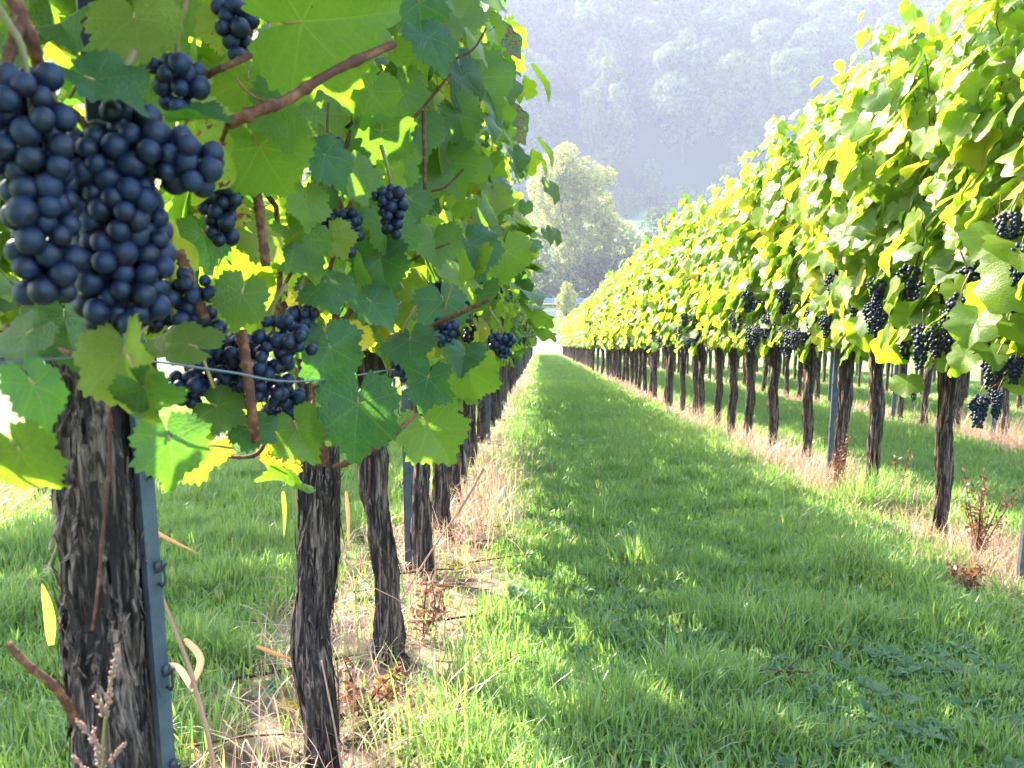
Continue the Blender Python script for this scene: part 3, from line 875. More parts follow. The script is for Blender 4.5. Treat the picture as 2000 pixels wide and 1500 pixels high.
B1 = [
 (48, 108, .56, .139, .0205, .0091, 150, 0, 201),
 (214, 228, .625, .135, .031, .0091, 220, .046, 202),
 (120, 265, .635, .050, .020, .0086, 22, 0, 203),
 (345, 92, .70, .036, .018, .0084, 17, 0, 204),
 (455, -20, .78, .045, .014, .0084, 18, 0, 205),
 (425, 335, .90, .060, .018, .0082, 26, 0, 206),
 (330, 540, .86, .055, .026, .0078, 34, .02, 207),
 (440, 640, .95, .080, .030, .0078, 50, 0, 208),
 (515, 640, .93, .062, .034, .0078, 52, .03, 209),
 (362, 715, .93, .030, .018, .0080, 16, 0, 210),
 (545, 735, 1.0, .040, .022, .0080, 26, 0, 211),
 (385, 590, .90, .05, .02, .0078, 22, 0, 213),
]
B2 = [
 (585, 585, 1.10, .045, .016, .0080, 24, 0, 221),
 (668, 395, 1.15, .055, .024, .0080, 36, 0, 222),
 (762, 352, 1.18, .060, .018, .0080, 34, 0, 223),
 (785, 655, 1.35, .055, .02, .0080, 30, 0, 224),
 (980, 645, 1.9, .045, .024, .0080, 32, 0, 225),
 (868, 610, 1.5, .045, .02, .0080, 24, 0, 226),
 (640, 255, 1.2, .045, .02, .0080, 20, 0, 227),
]
b1 = (-0.41, 0.84, float(gz(0, 0.84)))
hero_vine('thickest dark shaggy trunked vine at the left edge with two huge blue grape bunches', b1,
          [(172, 690), (183, 800), (190, 1000), (196, 1150), (203, 1260), (216, 1500), (226, 1800), (238, 2260)], .86,
          [.036, .033, .032, .031, .031, .030, .031, .034, .037, .036], 31, L1, C1, B1,
          [(dict(seed=301, lod='x', shoots=7, wmax=0.02, low=0, keep=.75, nj=.6, size=(.045, .085), sunny=1.6), lambda W: (W[:, 1] > 0.50) & (W[:, 2] > 0.86)),
           (dict(seed=311, lod='x', shoots=8, step=.075, low=30, wmin=-.06, wmax=.13, size=(.034, .066), nj=.8, sunny=1.5, keep=.5, nlat=6), lambda W: (W[:, 1] > .80) & (W[:, 2] > .70)),
           (dict(seed=307, lod='x', shoots=9, wmin=-.3, wmax=-.02, low=10, size=(.045, .08), nj=.6, sunny=1.8), lambda W: (W[:, 1] > .55) & (W[:, 2] > .80)),
           (dict(seed=305, lod='x', shoots=9, low=0), lambda W: W[:, 2] > 0.93 + 0.43 * W[:, 1])])
b2 = (-0.40, 1.58, float(gz(0, 1.58)))
hero_vine('vine with shaggy trunk and large blue-green leaves, second from the left edge', b2,
          [(625, 700), (640, 800), (628, 905), (622, 1000), (612, 1150), (610, 1250), (625, 1400), (633, 1500), (636, 1556)], 1.6,
          [.033, .029, .027, .028, .030, .030, .031, .030, .034, .034], 33, L2, C2, B2,
          [(dict(seed=302, lod='x', shoots=10, wmax=0.08, low=0, keep=.8, spread=.13, nj=.7, size=(.042, .082), sunny=1.7, nlat=8), lambda W: (W[:, 2] - gz(W[:, 0], W[:, 1]) > 0.80)),
           (dict(seed=312, lod='x', shoots=9, step=.072, low=26, wmin=-.05, wmax=.19, size=(.034, .068), nj=.8, sunny=1.4, keep=.6, nlat=8), None),
           (dict(seed=306, lod='x', shoots=9, low=0), lambda W: W[:, 2] > 0.90 + 0.42 * W[:, 1])])
# vines beside and behind the camera: they shade the ground in view
for k, y in enumerate((0.11, -0.62, -1.35)):
    P, N, T, L, ti, rgl, cn = canopy(310 + k, 'x', wmax=0.0 if k == 0 else 0.2)
    t = thing('grapevine', 'vine of the left row standing beside the camera, left of the thickest trunk', 'grapevine', (ROW_X0, y, float(gz(0, y))), 0, 'vines of the left row beside the camera')
    f = Foliage()
    kk = (P[:, 1] + y < 0.30) if k == 0 else np.ones(len(P), bool)
    f.add(P[kk], N[kk], T[kk], L[kk], ti[kk], 'mid', rgl)
    link('foliage', f.mesh('foliage_beside', M_LEAF), t); link('trunk', KITS['mid'][k]['trunk'], t)

# low-hanging growth and fruit on the two nearest vines of the right row
def extra_growth(vine, leaves, canes, bunches, seed):
    rg = np.random.default_rng(seed); inv = vine.matrix_basis.inverted(); b0 = np.array([0., 0, 0])
    f = Foliage(); V_ = hero_leaf_list(leaves, b0, rg)
    f.add(*V_[:5], 'near', rg, V_[7])
    me = f.mesh('foliage_low', M_LEAF); me.transform(inv); link('foliage', me, vine)
    for pix, r0, r1 in canes:
        me = cane_mesh(smooth_path([wp(*p) for p in pix], 16), r0, 7); me.transform(inv); link('cane', me, vine)
    for px, py, d, kind, k, s in bunches:
        o = link('grape_bunch', BUNCH[kind][k], vine, inv @ at(px, py, d)); o.scale = (s / vine.scale.x, s, s / vine.scale.z)
        link('bunch_stalk', STEM, o)
RV = sorted([o for o in bpy.data.objects if o.name.startswith('grapevine') and abs(o.location.x - X_R) < .12], key=lambda o: o.location.y)
extra_growth(RV[2], [
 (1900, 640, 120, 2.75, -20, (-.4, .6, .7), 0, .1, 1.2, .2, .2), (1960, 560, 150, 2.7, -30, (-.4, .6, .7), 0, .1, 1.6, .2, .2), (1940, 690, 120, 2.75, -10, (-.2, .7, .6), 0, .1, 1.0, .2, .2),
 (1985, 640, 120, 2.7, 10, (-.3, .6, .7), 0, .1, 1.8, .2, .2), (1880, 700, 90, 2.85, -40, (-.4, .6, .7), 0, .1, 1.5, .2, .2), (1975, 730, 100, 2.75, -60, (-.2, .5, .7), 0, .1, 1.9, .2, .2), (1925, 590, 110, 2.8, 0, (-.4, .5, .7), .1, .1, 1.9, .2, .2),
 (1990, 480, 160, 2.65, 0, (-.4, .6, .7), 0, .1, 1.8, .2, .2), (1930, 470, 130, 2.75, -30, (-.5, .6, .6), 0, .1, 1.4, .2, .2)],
 [([(2010, 690, 2.7), (1960, 740, 2.72), (1925, 765, 2.75)], .0030, .002), ([(1900, 690, 2.8), (1950, 680, 2.78), (2010, 690, 2.75)], .0026, .002), ([(1960, 560, 2.75), (1950, 460, 2.75), (1955, 380, 2.75)], .0035, .003), ([(1840, 680, 3.5), (1900, 600, 3.0), (1960, 560, 2.75)], .006, .0035)],
 [(1915, 768, 2.75, 'near', 0, .8), (1950, 760, 2.72, 'near', 2, .55), (1945, 700, 2.75, 'near', 3, .85), (1880, 565, 2.9, 'near', 1, 1.1), (1915, 560, 2.9, 'near', 2, .9), (1985, 690, 2.7, 'near', 0, .7), (1975, 410, 2.7, 'near', 3, 1.0), (1998, 470, 2.65, 'near', 0, 1.0)], 401)
extra_growth(RV[3], [
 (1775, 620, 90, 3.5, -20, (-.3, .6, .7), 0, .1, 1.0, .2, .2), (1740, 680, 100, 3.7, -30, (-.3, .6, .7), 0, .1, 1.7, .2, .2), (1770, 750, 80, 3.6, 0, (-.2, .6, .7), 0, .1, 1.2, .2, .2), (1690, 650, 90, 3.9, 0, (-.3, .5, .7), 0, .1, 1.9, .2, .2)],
 [([(1730, 690, 4.0), (1700, 640, 3.9), (1740, 540, 3.9)], .004, .003)],
 [(1715, 540, 3.8, 'near', 0, 1.0), (1740, 590, 3.8, 'near', 3, .8), (1862, 600, 3.5, 'near', 2, .95), (1785, 755, 3.6, 'near', 1, .4)], 402)

# ------------------------------------------------------------------ steel posts and wires
def post_mesh(h):
    prof = np.array([.9, .5]) * np.array([(-.024, -.016), (.024, -.016), (.024, .014), (.017, .018), (.017, .0155), (.0215, .012), (.0215, -.0135), (-.0215, -.0135), (-.0215, .012), (-.017, .0155), (-.017, .018), (-.024, .014)])
    n = len(prof); zs = np.linspace(-0.1, h, 14); V = []
    for z in zs: V += [[x, y, z] for x, y in prof]
    q = [[a * n + k, a * n + (k + 1) % n, (a + 1) * n + (k + 1) % n, (a + 1) * n + k] for a in range(len(zs) - 1) for k in range(n)]
    mb = MB(); mb.add(V, q); top = (len(zs) - 1) * n
    mb.add([[x, y, h] for x, y in prof], [[0, 1, 6, 7], [1, 2, 5, 6], [2, 3, 4, 5], [0, 7, 8, 11], [8, 9, 10, 11]])
    return mb.mesh('post_profile', M_GALV, smooth=False)
def hook_mesh():
    mb = MB()
    mb.tube(smooth_path([[.023, -.004, -.012], [.029, -.004, -.013], [.034, -.004, -.006], [.033, -.004, .006], [.037, -.004, .012]], 10), .0016, 6)
    mb.box((.0245, -.004, .006), (.0014, .008, .012))
    return mb.mesh('hook', M_HOOK)
POST, HOOK = post_mesh(2.12), hook_mesh()
def steel_post(x, y, rz, label, group, hooks):
    t = thing('trellis_post', label, 'post', (x, y, float(gz(x, y))), rz, group)
    link('post_profile', POST, t)
    for z in hooks:
        link('hook', HOOK, t, (0, 0, z))
        o = link('hook', HOOK, t, (0, 0, z + 0.004)); o.scale = (-1, 1, 1)
    return t
p0 = at(308, 1500, 0.93)
steel_post(p0.x, p0.y, R(145), 'grey galvanised steel post with wire hooks beside the thickest vine trunk', None, (.16, .27, .335, .44, .55, .66, .72, 1.1, 1.5))
hk = (.3, .55, .8, 1.1, 1.45, 1.8)
for k in range(1, 20):
    y = 0.70 + 0.14 + 3 * STEP * k
    lab = ('grey steel post standing behind the fourth trunk of the shaded left row' if k == 1 else 'steel post partly hidden among the trunks of the shaded left row')
    steel_post(ROW_X0 - 0.01 + random.gauss(0, .01), y, R(-10), lab, None if k == 1 else 'posts along the left row', hk if k < 3 else ())
for k in range(-1, 19):
    y = 2.82 + 0.14 + 3 * STEP * k if k else 2.70
    lab = {-1: 'grey steel post of the right row beside the camera', 0: 'grey steel post cut by the right edge of the photo', 1: 'grey steel post beside the third visible trunk of the right row',
           2: 'grey steel post beside the sixth visible trunk of the right row'}.get(k, 'slim steel post standing further down the sunlit right row')
    steel_post(X_R + 0.02 if k else 1.525, y, R(6), lab, None if k < 3 else 'posts along the right row', hk if k < 4 else ())
for k in range(6):
    steel_post(X_R + ROW_GAP, 5.2 + 3 * STEP * k, R(6), 'steel post in the row behind the sunlit right row', 'posts in the row behind the right row', ())

def wire(x, h, where, hname, r=0.0013):
    ys = np.linspace(-1.5, ROW_END - 0.4, 90)
    pts = np.stack([np.full(90, x), ys, gz(x, ys) + h + 0.004 * np.sin(ys * 1.43)], -1)
    mb = MB(); mb.tube(pts, r, 5); o = link('trellis_wire', mb.mesh('trellis_wire', M_WIRE))
    o['label'] = f'{hname} steel wire strung along the {where}'; o['category'] = 'wire'; o['group'] = 'wires of the trellis'
mb = MB(); mb.tube(smooth_path([wp(*p) for p in [(-60, 712, .58), (45, 705, .62), (185, 697, .67), (300, 706, .72), (450, 727, .80), (590, 745, .90), (760, 722, 1.3), (860, 700, 1.9)]], 50), .0011, 6)
o = link('trellis_wire', mb.mesh('trellis_wire', M_WIRE)); o['label'] = 'slack steel wire crossing in front of the thickest vine trunk head'; o['category'] = 'wire'
for x, where in ((ROW_X0 + .035, 'shaded left row'), (X_R - .03, 'sunlit right row')):
    for h, hn in ((.765, 'lowest'), (1.12, 'second lowest'), (1.52, 'third'), (1.92, 'topmost')):
        wire(x, h, where, hn)

# ------------------------------------------------------------------ grass
def vnoise(x, y, s, seed=0):
    """cheap smooth value noise"""
    r_ = np.random.default_rng(seed); tab = r_.random((64, 64))
    X = x * s; Y = y * s
    xi = np.floor(X).astype(int); yi = np.floor(Y).astype(int); fx = X - xi; fy = Y - yi
    fx = fx * fx * (3 - 2 * fx); fy = fy * fy * (3 - 2 * fy)
    g = lambda a, b: tab[a % 64, b % 64]
    return (g(xi, yi) * (1 - fx) + g(xi + 1, yi) * fx) * (1 - fy) + (g(xi, yi + 1) * (1 - fx) + g(xi + 1, yi + 1) * fx) * fy
def rowdist(x):
    u = (x - ROW_X0) / ROW_GAP
    return np.abs(u - np.round(u)) * ROW_GAP
def blades(x, y, h, wd, rg, lean=0.5, levels=3, tint=None, zoff=0.0, bend=1.0):
    n = len(x)
    az = rg.uniform(0, 2 * np.pi, n); la = np.abs(rg.normal(0, lean, n)) + 0.08
    d = np.stack([np.cos(az), np.sin(az)], -1); fa = az + np.pi / 2 + rg.normal(0, 0.5, n)
    s = np.stack([np.cos(fa), np.sin(fa)], -1)
    z0 = gz(x, y) + zoff
    ts = np.linspace(0, 1, levels + 1)
    rows = []
    for t in ts[:-1]:
        b = la * (t ** 1.7) * h * bend
        zz = h * t * np.cos(np.minimum(la * t * 0.8, 1.4))
        c = np.stack([x + d[:, 0] * b, y + d[:, 1] * b, z0 + zz], -1)
        ww = (wd * (1 - 0.55 * t ** 1.5))[:, None]
        off = np.concatenate([s * ww, np.zeros((n, 1))], 1) * 0.5
        rows += [c - off, c + off]
    tip = np.stack([x + d[:, 0] * la * h * bend, y + d[:, 1] * la * h * bend, z0 + h * np.cos(np.minimum(la * 0.8, 1.4))], -1)
    rows.append(tip)
    K = 2 * levels + 1
    V = np.stack(rows, 1).reshape(-1, 3)
    o = (np.arange(n) * K)[:, None, None]
    q = np.array([[2 * l, 2 * l + 1, 2 * l + 3, 2 * l + 2] for l in range(levels - 1)])[None] + o
    t3 = np.array([[2 * levels - 2, 2 * levels - 1, 2 * levels]])[None] + o
    return V, q.reshape(-1, 4), t3.reshape(-1, 3), np.repeat(tint, K, 0)
def scatter(xa, xb, ya, yb, dens, rg):
    n = int((xb - xa) * (yb - ya) * dens)
    return rg.uniform(xa, xb, n), rg.uniform(ya, yb, n)
def inview(x, y):
    return (x > -(0.62 * y + 0.9)) & (x < 0.62 * y + 1.6)
class Acc:
    def __init__(s): s.V = []; s.Q = []; s.T = []; s.A = []; s.n = 0
    def add(s, V, q, t, a):
        s.V.append(V); s.Q.append(q + s.n); s.T.append(t + s.n); s.A.append(a); s.n += len(V)
    def obj(s, name, mat, label, cat):
        o = link(name, mk_mesh(name, np.concatenate(s.V), np.concatenate(s.Q), np.concatenate(s.T), mat, {'tint': np.concatenate(s.A)}), kind='stuff')
        o['label'] = label; o['category'] = cat
        return o
rg = np.random.default_rng(77)
G = Acc(); D = Acc()
BANDS = [(0.7, 2.0, 22000, .0040, 4), (2.0, 3.5, 14000, .0048, 3), (3.5, 6, 8500, .0058, 3), (6, 10, 4200, .0066, 2), (10, 17, 2000, .010, 2), (17, 30, 800, .017, 2), (30, 61, 300, .030, 2)]
for ya, yb, dens, wd, lv in BANDS:
    xb = min(9.0, 0.62 * yb + 1.6) if ya < 20 else (10.0 if ya < 30 else 6.0)
    x, y = scatter(-min(4.6, 0.62 * yb + .9), xb, ya, yb, dens, rg)
    c1 = vnoise(x + 20, y + 20, 2.6, 1); c2 = vnoise(x + 20, y + 20, 0.9, 2); c3 = vnoise(x + 20, y + 20, 7.0, 3)
    rd = rowdist(x) + (c1 - 0.5) * 0.22
    keep = inview(x, y) & (rg.random(len(x)) < np.clip((rd - np.where((x < 0) & (x > -.8) & (y < 3.6), .20, .10)) / 0.18, 0.06, 1) * (0.35 + 0.9 * c3))
    x, y, c1, c2, c3 = x[keep], y[keep], c1[keep], c2[keep], c3[keep]
    h = (0.020 + 0.036 * c1 + 0.055 * np.maximum(0, c3 - 0.55) * 2 + 0.03 * c2) * rg.uniform(0.6, 1.35, len(x))
    ti = np.zeros((len(x), 3)); ti[:, 2] = np.clip(rg.beta(2, 2, len(x)) * 0.7 + 0.45 * (c2 - 0.3), 0, 1)
    ti[:, 0] = np.where(rg.random(len(x)) < 0.07, rg.uniform(0.4, 1, len(x)), rg.uniform(0, .12, len(x)))
    G.add(*blades(x, y, h, wd * rg.uniform(.6, 1.4, len(x)), rg, 0.55, lv, ti))
# taller tufts
tufts = [(at(1700, 985, 4.2), 420, .2), (at(1250, 1100, 3.1), 160, .14), (at(1440, 1230, 2.4), 160, .13), (at(1330, 1380, 1.95), 200, .14), (at(930, 1320, 2.0), 90, .16), (at(860, 1460, 1.7), 70, .2), (at(1110, 1440, 1.75), 120, .13)]
for p, n, h in tufts:
    x = p.x + rg.normal(0, .05 + .02 * (n > 300), n); y = p.y + rg.normal(0, .05, n)
    ti = np.zeros((n, 3)); ti[:, 2] = rg.beta(2, 2, n); ti[:, 0] = np.where(rg.random(n) < .05, .8, .05)
    G.add(*blades(x, y, h * rg.uniform(.5, 1.25, n), np.full(n, .0036), rg, .6, 4, ti))
# verge by the road and grass on the track edge
x, y = scatter(-6, 14, ROW_END + .3, ROW_END + 2.0, 260, rg); n = len(x)
ti = np.zeros((n, 3)); ti[:, 2] = rg.random(n); G.add(*blades(x, y, rg.uniform(.08, .2, n), np.full(n, .05), rg, .4, 2, ti))
x, y = scatter(-8, 16, 76.0, 84.8, 160, rg); n = len(x)
ti = np.zeros((n, 3)); ti[:, 2] = rg.random(n) * .8; G.add(*blades(x, y, rg.uniform(.1, .3, n), np.full(n, .07), rg, .4, 2, ti))
G.obj('grass', M_GRASS, 'short bright green grass between the vine rows', 'grass')
# straw under the rows
for ya, yb, dens, wd, lv in [(0.9, 3, 5200, .0026, 4), (3, 8, 2800, .0034, 4), (8, 18, 900, .007, 3), (18, 61, 170, .017, 2)]:
    for rx in (ROW_X0, X_R, X_R + ROW_GAP, X_R + 2 * ROW_GAP, ROW_X0 - ROW_GAP):
        if rx > X_R + .1 and ya > 18 and rx > X_R + 4: continue
        x, y = scatter(rx - .42, rx + .42, ya, yb, dens, rg)
        c = vnoise(x + 30, y + 30, 0.8, 9)
        thick = (1.5 if rx > X_R - .1 else 1.0)
        rd = np.abs(x - rx) + (vnoise(x + 5, y + 9, 3.0, 4) - .5) * .2
        dn = np.clip(1.2 - rd / np.where(y < 3.4, .27, .19), 0, 1) * np.where((y < 3.4) & (x < 0), .7, np.clip((c - .45) * 3.5, .05, 1)) * (.30 + .70 * sm(2.4, 3.6, y)) + 0.12 * (rd < .3)
        keep = inview(x, y) & (rg.random(len(x)) < dn * thick)
        x, y, c = x[keep], y[keep], c[keep]; n = len(x)
        ti = np.zeros((n, 3)); ti[:, 2] = rg.random(n); ti[:, 0] = np.where(rg.random(n) < .07, .9, 0)
        D.add(*blades(x, y, rg.uniform(.04, .16, n) * (.5 + .7 * c), wd * rg.uniform(.6, 1.3, n), rg, 1.15, lv, ti, 0.004))
# taller straw tufts round some trunks
for cx, cy, n, sx, sy, h in [(X_R - .06, 5.0, 230, .10, .24, .16), (X_R - .08, 5.9, 330, .11, .28, .18), (X_R - .05, 6.7, 200, .10, .25, .16), (X_R - .05, 4.25, 160, .12, .2, .14), (ROW_X0 + .17, 4.4, 330, .10, .40, .16), (ROW_X0 + .17, 5.4, 240, .10, .4, .16),
                             (ROW_X0 + .16, 3.6, 260, .10, .25, .16), (X_R + ROW_GAP - .1, 6.0, 420, .2, .5, .24), (X_R + ROW_GAP, 7.4, 420, .2, .6, .24), (X_R - .1, 8.2, 260, .12, .5, .2), (X_R - .02, 2.9, 160, .12, .25, .14)]:
    x = cx + rg.normal(0, sx, n); y = cy + rg.normal(0, sy, n)
    ti = np.zeros((n, 3)); ti[:, 2] = rg.random(n); ti[:, 0] = np.where(rg.random(n) < .05, .9, 0)
    D.add(*blades(x, y, h * rg.uniform(.5, 1.3, n), np.full(n, .0042), rg, .75, 4, ti, 0.0))
D.obj('dry_grass', M_DRY, 'pinkish dry straw lying along the foot of the vine rows', 'dry grass')

# broad-leaved weeds in the sward
Wd = Acc()
def rosette(cx, cy, r, nl, rg):
    for k in range(nl):
        az = rg.uniform(0, 6.283); l = r * rg.uniform(.6, 1.15); el = rg.uniform(.35, 1.15)
        m = 9; ts = np.linspace(0, 1, m)
        wdt = l * .17 * np.sin(np.pi * np.clip(ts * .93 + .05, 0, 1)) * (1 + .45 * np.where(np.arange(m) % 2, 1, -1) * (ts < .9))
        rad = l * ts * math.cos(el); zz = l * (ts * math.sin(el) - .55 * ts ** 2 * math.sin(el)) + .012
        dx, dy = math.cos(az), math.sin(az)
        c = np.stack([cx + dx * rad, cy + dy * rad, float(gz(cx, cy)) + zz], -1)
        sd_ = np.array([-dy, dx, 0.0])
        up = np.array([0, 0, 1.0])
        V = np.empty((m, 3, 3)); V[:, 0] = c - sd_ * wdt[:, None] + up * wdt[:, None] * .35; V[:, 1] = c; V[:, 2] = c + sd_ * wdt[:, None] + up * wdt[:, None] * .35
        q = []
        for a in range(m - 1): q += [[3 * a, 3 * a + 1, 3 * a + 4, 3 * a + 3], [3 * a + 1, 3 * a + 2, 3 * a + 5, 3 * a + 4]]
        Wd.add(V.reshape(-1, 3), np.array(q), np.zeros((0, 3), int), np.tile([rg.random() * .12, 0, rg.random()], (m * 3, 1)))
for k in range(2600):
    y = 1.3 + 9 * rg.random() ** 1.7; x = rg.uniform(-.1, 1.5)
    dens = .45 + .55 * math.exp(-((x - 0.85) / .42) ** 2 - ((y - 2.3) / .8) ** 2)
    if rg.random() < dens: rosette(x, y, rg.uniform(.022, .060), int(rg.integers(5, 11)), rg)
for k in range(26): rosette(rg.uniform(-.75, -.25), rg.uniform(1.2, 3.4), rg.uniform(.03, .07), 7, rg)
Wd.obj('weeds', M_WEED, 'jagged leaved green weeds growing low in the grass', 'weeds')

# prunings and twigs under the left row
def twig(p, az, l, label, r=.004, tilt=.02, grp='pruned twigs under the left row'):
    g = np.random.default_rng(int(abs(p[0] * 9999) + abs(p[1]) * 777))
    d = np.array([math.cos(az), math.sin(az)])
    ts = np.linspace(-.5, .5, 14)
    xs = p[0] + d[0] * ts * l + .03 * l * np.sin(ts * 7 + g.random() * 6) * -d[1]; ys = p[1] + d[1] * ts * l + .03 * l * np.sin(ts * 7) * d[0]
    z = gz(xs, ys) + .016 + tilt * (ts + .5)
    base = np.array([p[0], p[1], float(gz(p[0], p[1]))])
    mb = MB(); mb.tube(np.stack([xs, ys, z], -1) - base, np.linspace(r, r * .6, 14), 7)
    for s in (4, 9):
        a = np.array([xs[s], ys[s], z[s]]) - base; b_ = a + np.array([d[0] * .03 + g.normal(0, .02), d[1] * .03 + g.normal(0, .02), .02])
        mb.tube(smooth_path([a, (a + b_) / 2 + .003, b_], 5), np.linspace(r * .6, r * .3, 5), 5)
    thing('twig', label, 'twig', base, 0, grp, mb.mesh('twig', M_BARK if r > .0035 else M_CANE))
tw = [(-.22, 2.28, .1, .30), (-.15, 2.95, .3, .34), (-.30, 1.75, 1.2, .22), (-.12, 1.95, -.2, .25), (-.36, 2.05, 2.2, .2), (-.2, 1.62, .7, .26), (-.55, 1.9, .4, .3), (-.28, 2.6, -.5, .3), (-.42, 2.75, .15, .35), (-.1, 3.3, .3, .3), (-.3, 3.5, -.3, .3), (-.62, 1.5, .2, .3)]
for k, (x, y, a, l) in enumerate(tw):
    twig((x, y), a, l, 'dry brown pruned twig lying in the litter under the left row', .0042 if k % 2 == 0 else .003)
pt = at(1505, 1312, 2.05); twig((pt.x, pt.y), -.3, .17, 'dark thin stick lying alone in the green grass', .0034, .02, None)

# ------------------------------------------------------------------ dead plants, seed heads and long dry blades
def dead_dock(px, py, d, h, n, label, seed, spread=.05):
    g = np.random.default_rng(seed); p = at(px, py, d); base = np.array([p.x, p.y, float(gz(p.x, p.y))])
    st, sh = MB(), MB()
    for k in range(n):
        top = np.array([g.normal(0, spread), g.normal(0, spread), h * g.uniform(.55, 1.0)])
        path = smooth_path([[g.normal(0, .012), g.normal(0, .012), -.02], top * .5 + [g.normal(0, .008), 0, .0], top], 12)
        st.tube(path, np.linspace(.0024, .0011, 12), 6)
        for m_ in range(90):
            t = g.uniform(.22, 1); c = path[int(t * 11)] + g.normal(0, .009 + .012 * (1 - t), 3)
            a, b_ = g.normal(size=3), g.normal(size=3); a /= np.linalg.norm(a); b_ -= a * (a @ b_); b_ /= np.linalg.norm(b_)
            s = g.uniform(.004, .011)
            sh.add([c - a * s, c + b_ * s * .45, c + a * s, c - b_ * s * .45], [[0, 1, 2, 3]], None, (g.random() * .3, 0, g.random()))
    t = thing('dead_dock', label, 'dead plant', base)
    link('stem', st.mesh('dock_stem', M_DEAD), t); link('seed_husk', sh.mesh('dock_husks', M_DEAD, False), t)
dead_dock(1908, 1085, 3.2, .36, 9, 'brown withered dock plant standing right of the first visible right trunk', 5)
dead_dock(1632, 975, 4.6, .36, 5, 'rust red withered dock leaning on the third visible right trunk', 6, .025)
dead_dock(835, 1245, 2.35, .17, 3, 'small reddish dead plant between the third and fourth left trunks', 7, .03)
dead_dock(700, 1400, 1.85, .13, 5, 'low brown dead plant right of the second left trunk', 8, .05)
dead_dock(1755, 950, 4.4, .30, 2, 'thin dead weed stalk beside the second visible right trunk', 9, .03)
dead_dock(1890, 1230, 2.75, .12, 6, 'low dark withered weeds under the brown dock plant', 12, .05)

def seed_head(pix_stem, d, spikes, label):
    b0 = wp(*pix_stem[0], d); base = np.array([b0[0], b0[1], float(gz(b0[0], b0[1]))])
    pts = [base * 1.0 + [0, 0, -.01]] + [wp(x, y, d) for x, y in pix_stem]
    t = thing('barnyard_grass', label, 'grass', base)
    m = MB(); m.tube(smooth_path([p - base for p in pts], 20), np.linspace(.0019, .0010, 20), 7); link('stem', m.mesh('stem', M_STEM), t)
    g = np.random.default_rng(int(pix_stem[0][0]))
    for (x0, y0), (x1, y1), r in spikes:
        a, b_ = wp(x0, y0, d), wp(x1, y1, d); m = MB()
        m.tube([a - base, (a + b_) / 2 - base, b_ - base], .0008, 5)
        ax = (b_ - a); ln = np.linalg.norm(ax); ax /= ln
        V1, F1 = ICO[1]
        for k in range(int(ln / .00075)):
            tt = g.random(); off = g.normal(size=3); off -= ax * (off @ ax); off /= np.linalg.norm(off)
            c = a + ax * ln * tt + off * r * g.uniform(.3, 1) * (1 - .6 * tt)
            dr = ax * .8 + off * .5; dr /= np.linalg.norm(dr)
            o2 = np.cross(dr, off); o2 /= np.linalg.norm(o2); o3 = np.cross(dr, o2)
            m.add(c - base + (V1[:, :1] * dr * .0021 + V1[:, 1:2] * o2 * .0009 + V1[:, 2:] * o3 * .0009), None, F1, (g.random() * .25, 0, g.random()))
        link('seed_spike', m.mesh('seed_spike', M_DRY), t)
seed_head([(198, 1620), (199, 1500), (206, 1400), (216, 1330)], .72, [((206, 1400), (228, 1266), .0036), ((204, 1395), (186, 1358), .0034), ((200, 1470), (150, 1405), .0034), ((198, 1505), (182, 1420), .003), ((199, 1500), (246, 1450), .0028), ((196, 1530), (140, 1478), .003)], 'tan seed head of barnyard grass in front of the thickest trunk')

# a few fallen vine leaves in the litter
for k, (px, py, d, tint, lab) in enumerate([(892, 1092, 2.95, (.5, 1, .5), 'fallen reddish vine leaf on the litter beside the fourth left trunk'), (905, 1085, 3.05, (.8, .8, .8), 'fallen tan vine leaf beside the reddish one near the fourth left trunk'),
        (560, 1385, 1.85, (.8, .9, .5), 'fallen orange vine leaf lying left of the second left trunk'), (760, 1330, 2.0, (.6, .9, .4), 'fallen brown vine leaf below the third left trunk'),
        (690, 1450, 1.75, (.4, 1, .3), 'fallen dark red vine leaf right of the second left trunk base'), (960, 850, 6.5, (.9, .4, .9), 'fallen yellow vine leaf on the straw of the left row')]):
    p = at(px, py, d); base = np.array([p.x, p.y, float(gz(p.x, p.y)) + .03])
    r_ = np.random.default_rng(900 + k); f = Foliage()
    f.add(np.zeros((1, 3)), [[r_.normal(0, .3), r_.normal(0, .3), 1]], [[r_.normal(), r_.normal(), 0]], [.038], [tint], 'near', r_)
    thing('fallen_leaf', lab, 'leaf', base, 0, None, f.mesh('fallen_leaf', M_LEAF))

def long_blade(pix, d, w0, w1, mat, label, tint, name='grass_blade', grp=None):
    P = smooth_path([wp(*p, d) if len(p) == 2 else wp(*p) for p in pix], 18)
    base = np.array([P[0][0], P[0][1], P[0][2]])
    ts = np.linspace(0, 1, 18); wd = (w0 + (w1 - w0) * ts) * np.sin(np.pi * np.clip(.08 + ts * .92, 0, 1)) ** .6
    _, T, U, W = frames(P)
    view = P - np.array(cam.location); side = np.cross(T, view); side /= np.linalg.norm(side, axis=1)[:, None]
    nrm = np.cross(side, T)
    V = np.empty((18, 3, 3)); V[:, 0] = P - side * wd[:, None] / 2; V[:, 1] = P + nrm * wd[:, None] * .2; V[:, 2] = P + side * wd[:, None] / 2
    q = []
    for a in range(17): q += [[3 * a, 3 * a + 1, 3 * a + 4, 3 * a + 3], [3 * a + 1, 3 * a + 2, 3 * a + 5, 3 * a + 4]]
    thing(name, label, 'grass blade', base, 0, grp, mk_mesh(name, V.reshape(-1, 3) - base, q, None, mat, {'tint': np.tile(tint, (54, 1))}))
M_YBLADE = grass_material('yellow_blade', (.42, .46, .03), (.55, .58, .04), (.75, .75, .05), (.85, .8, .06), (.6, .25, .08))
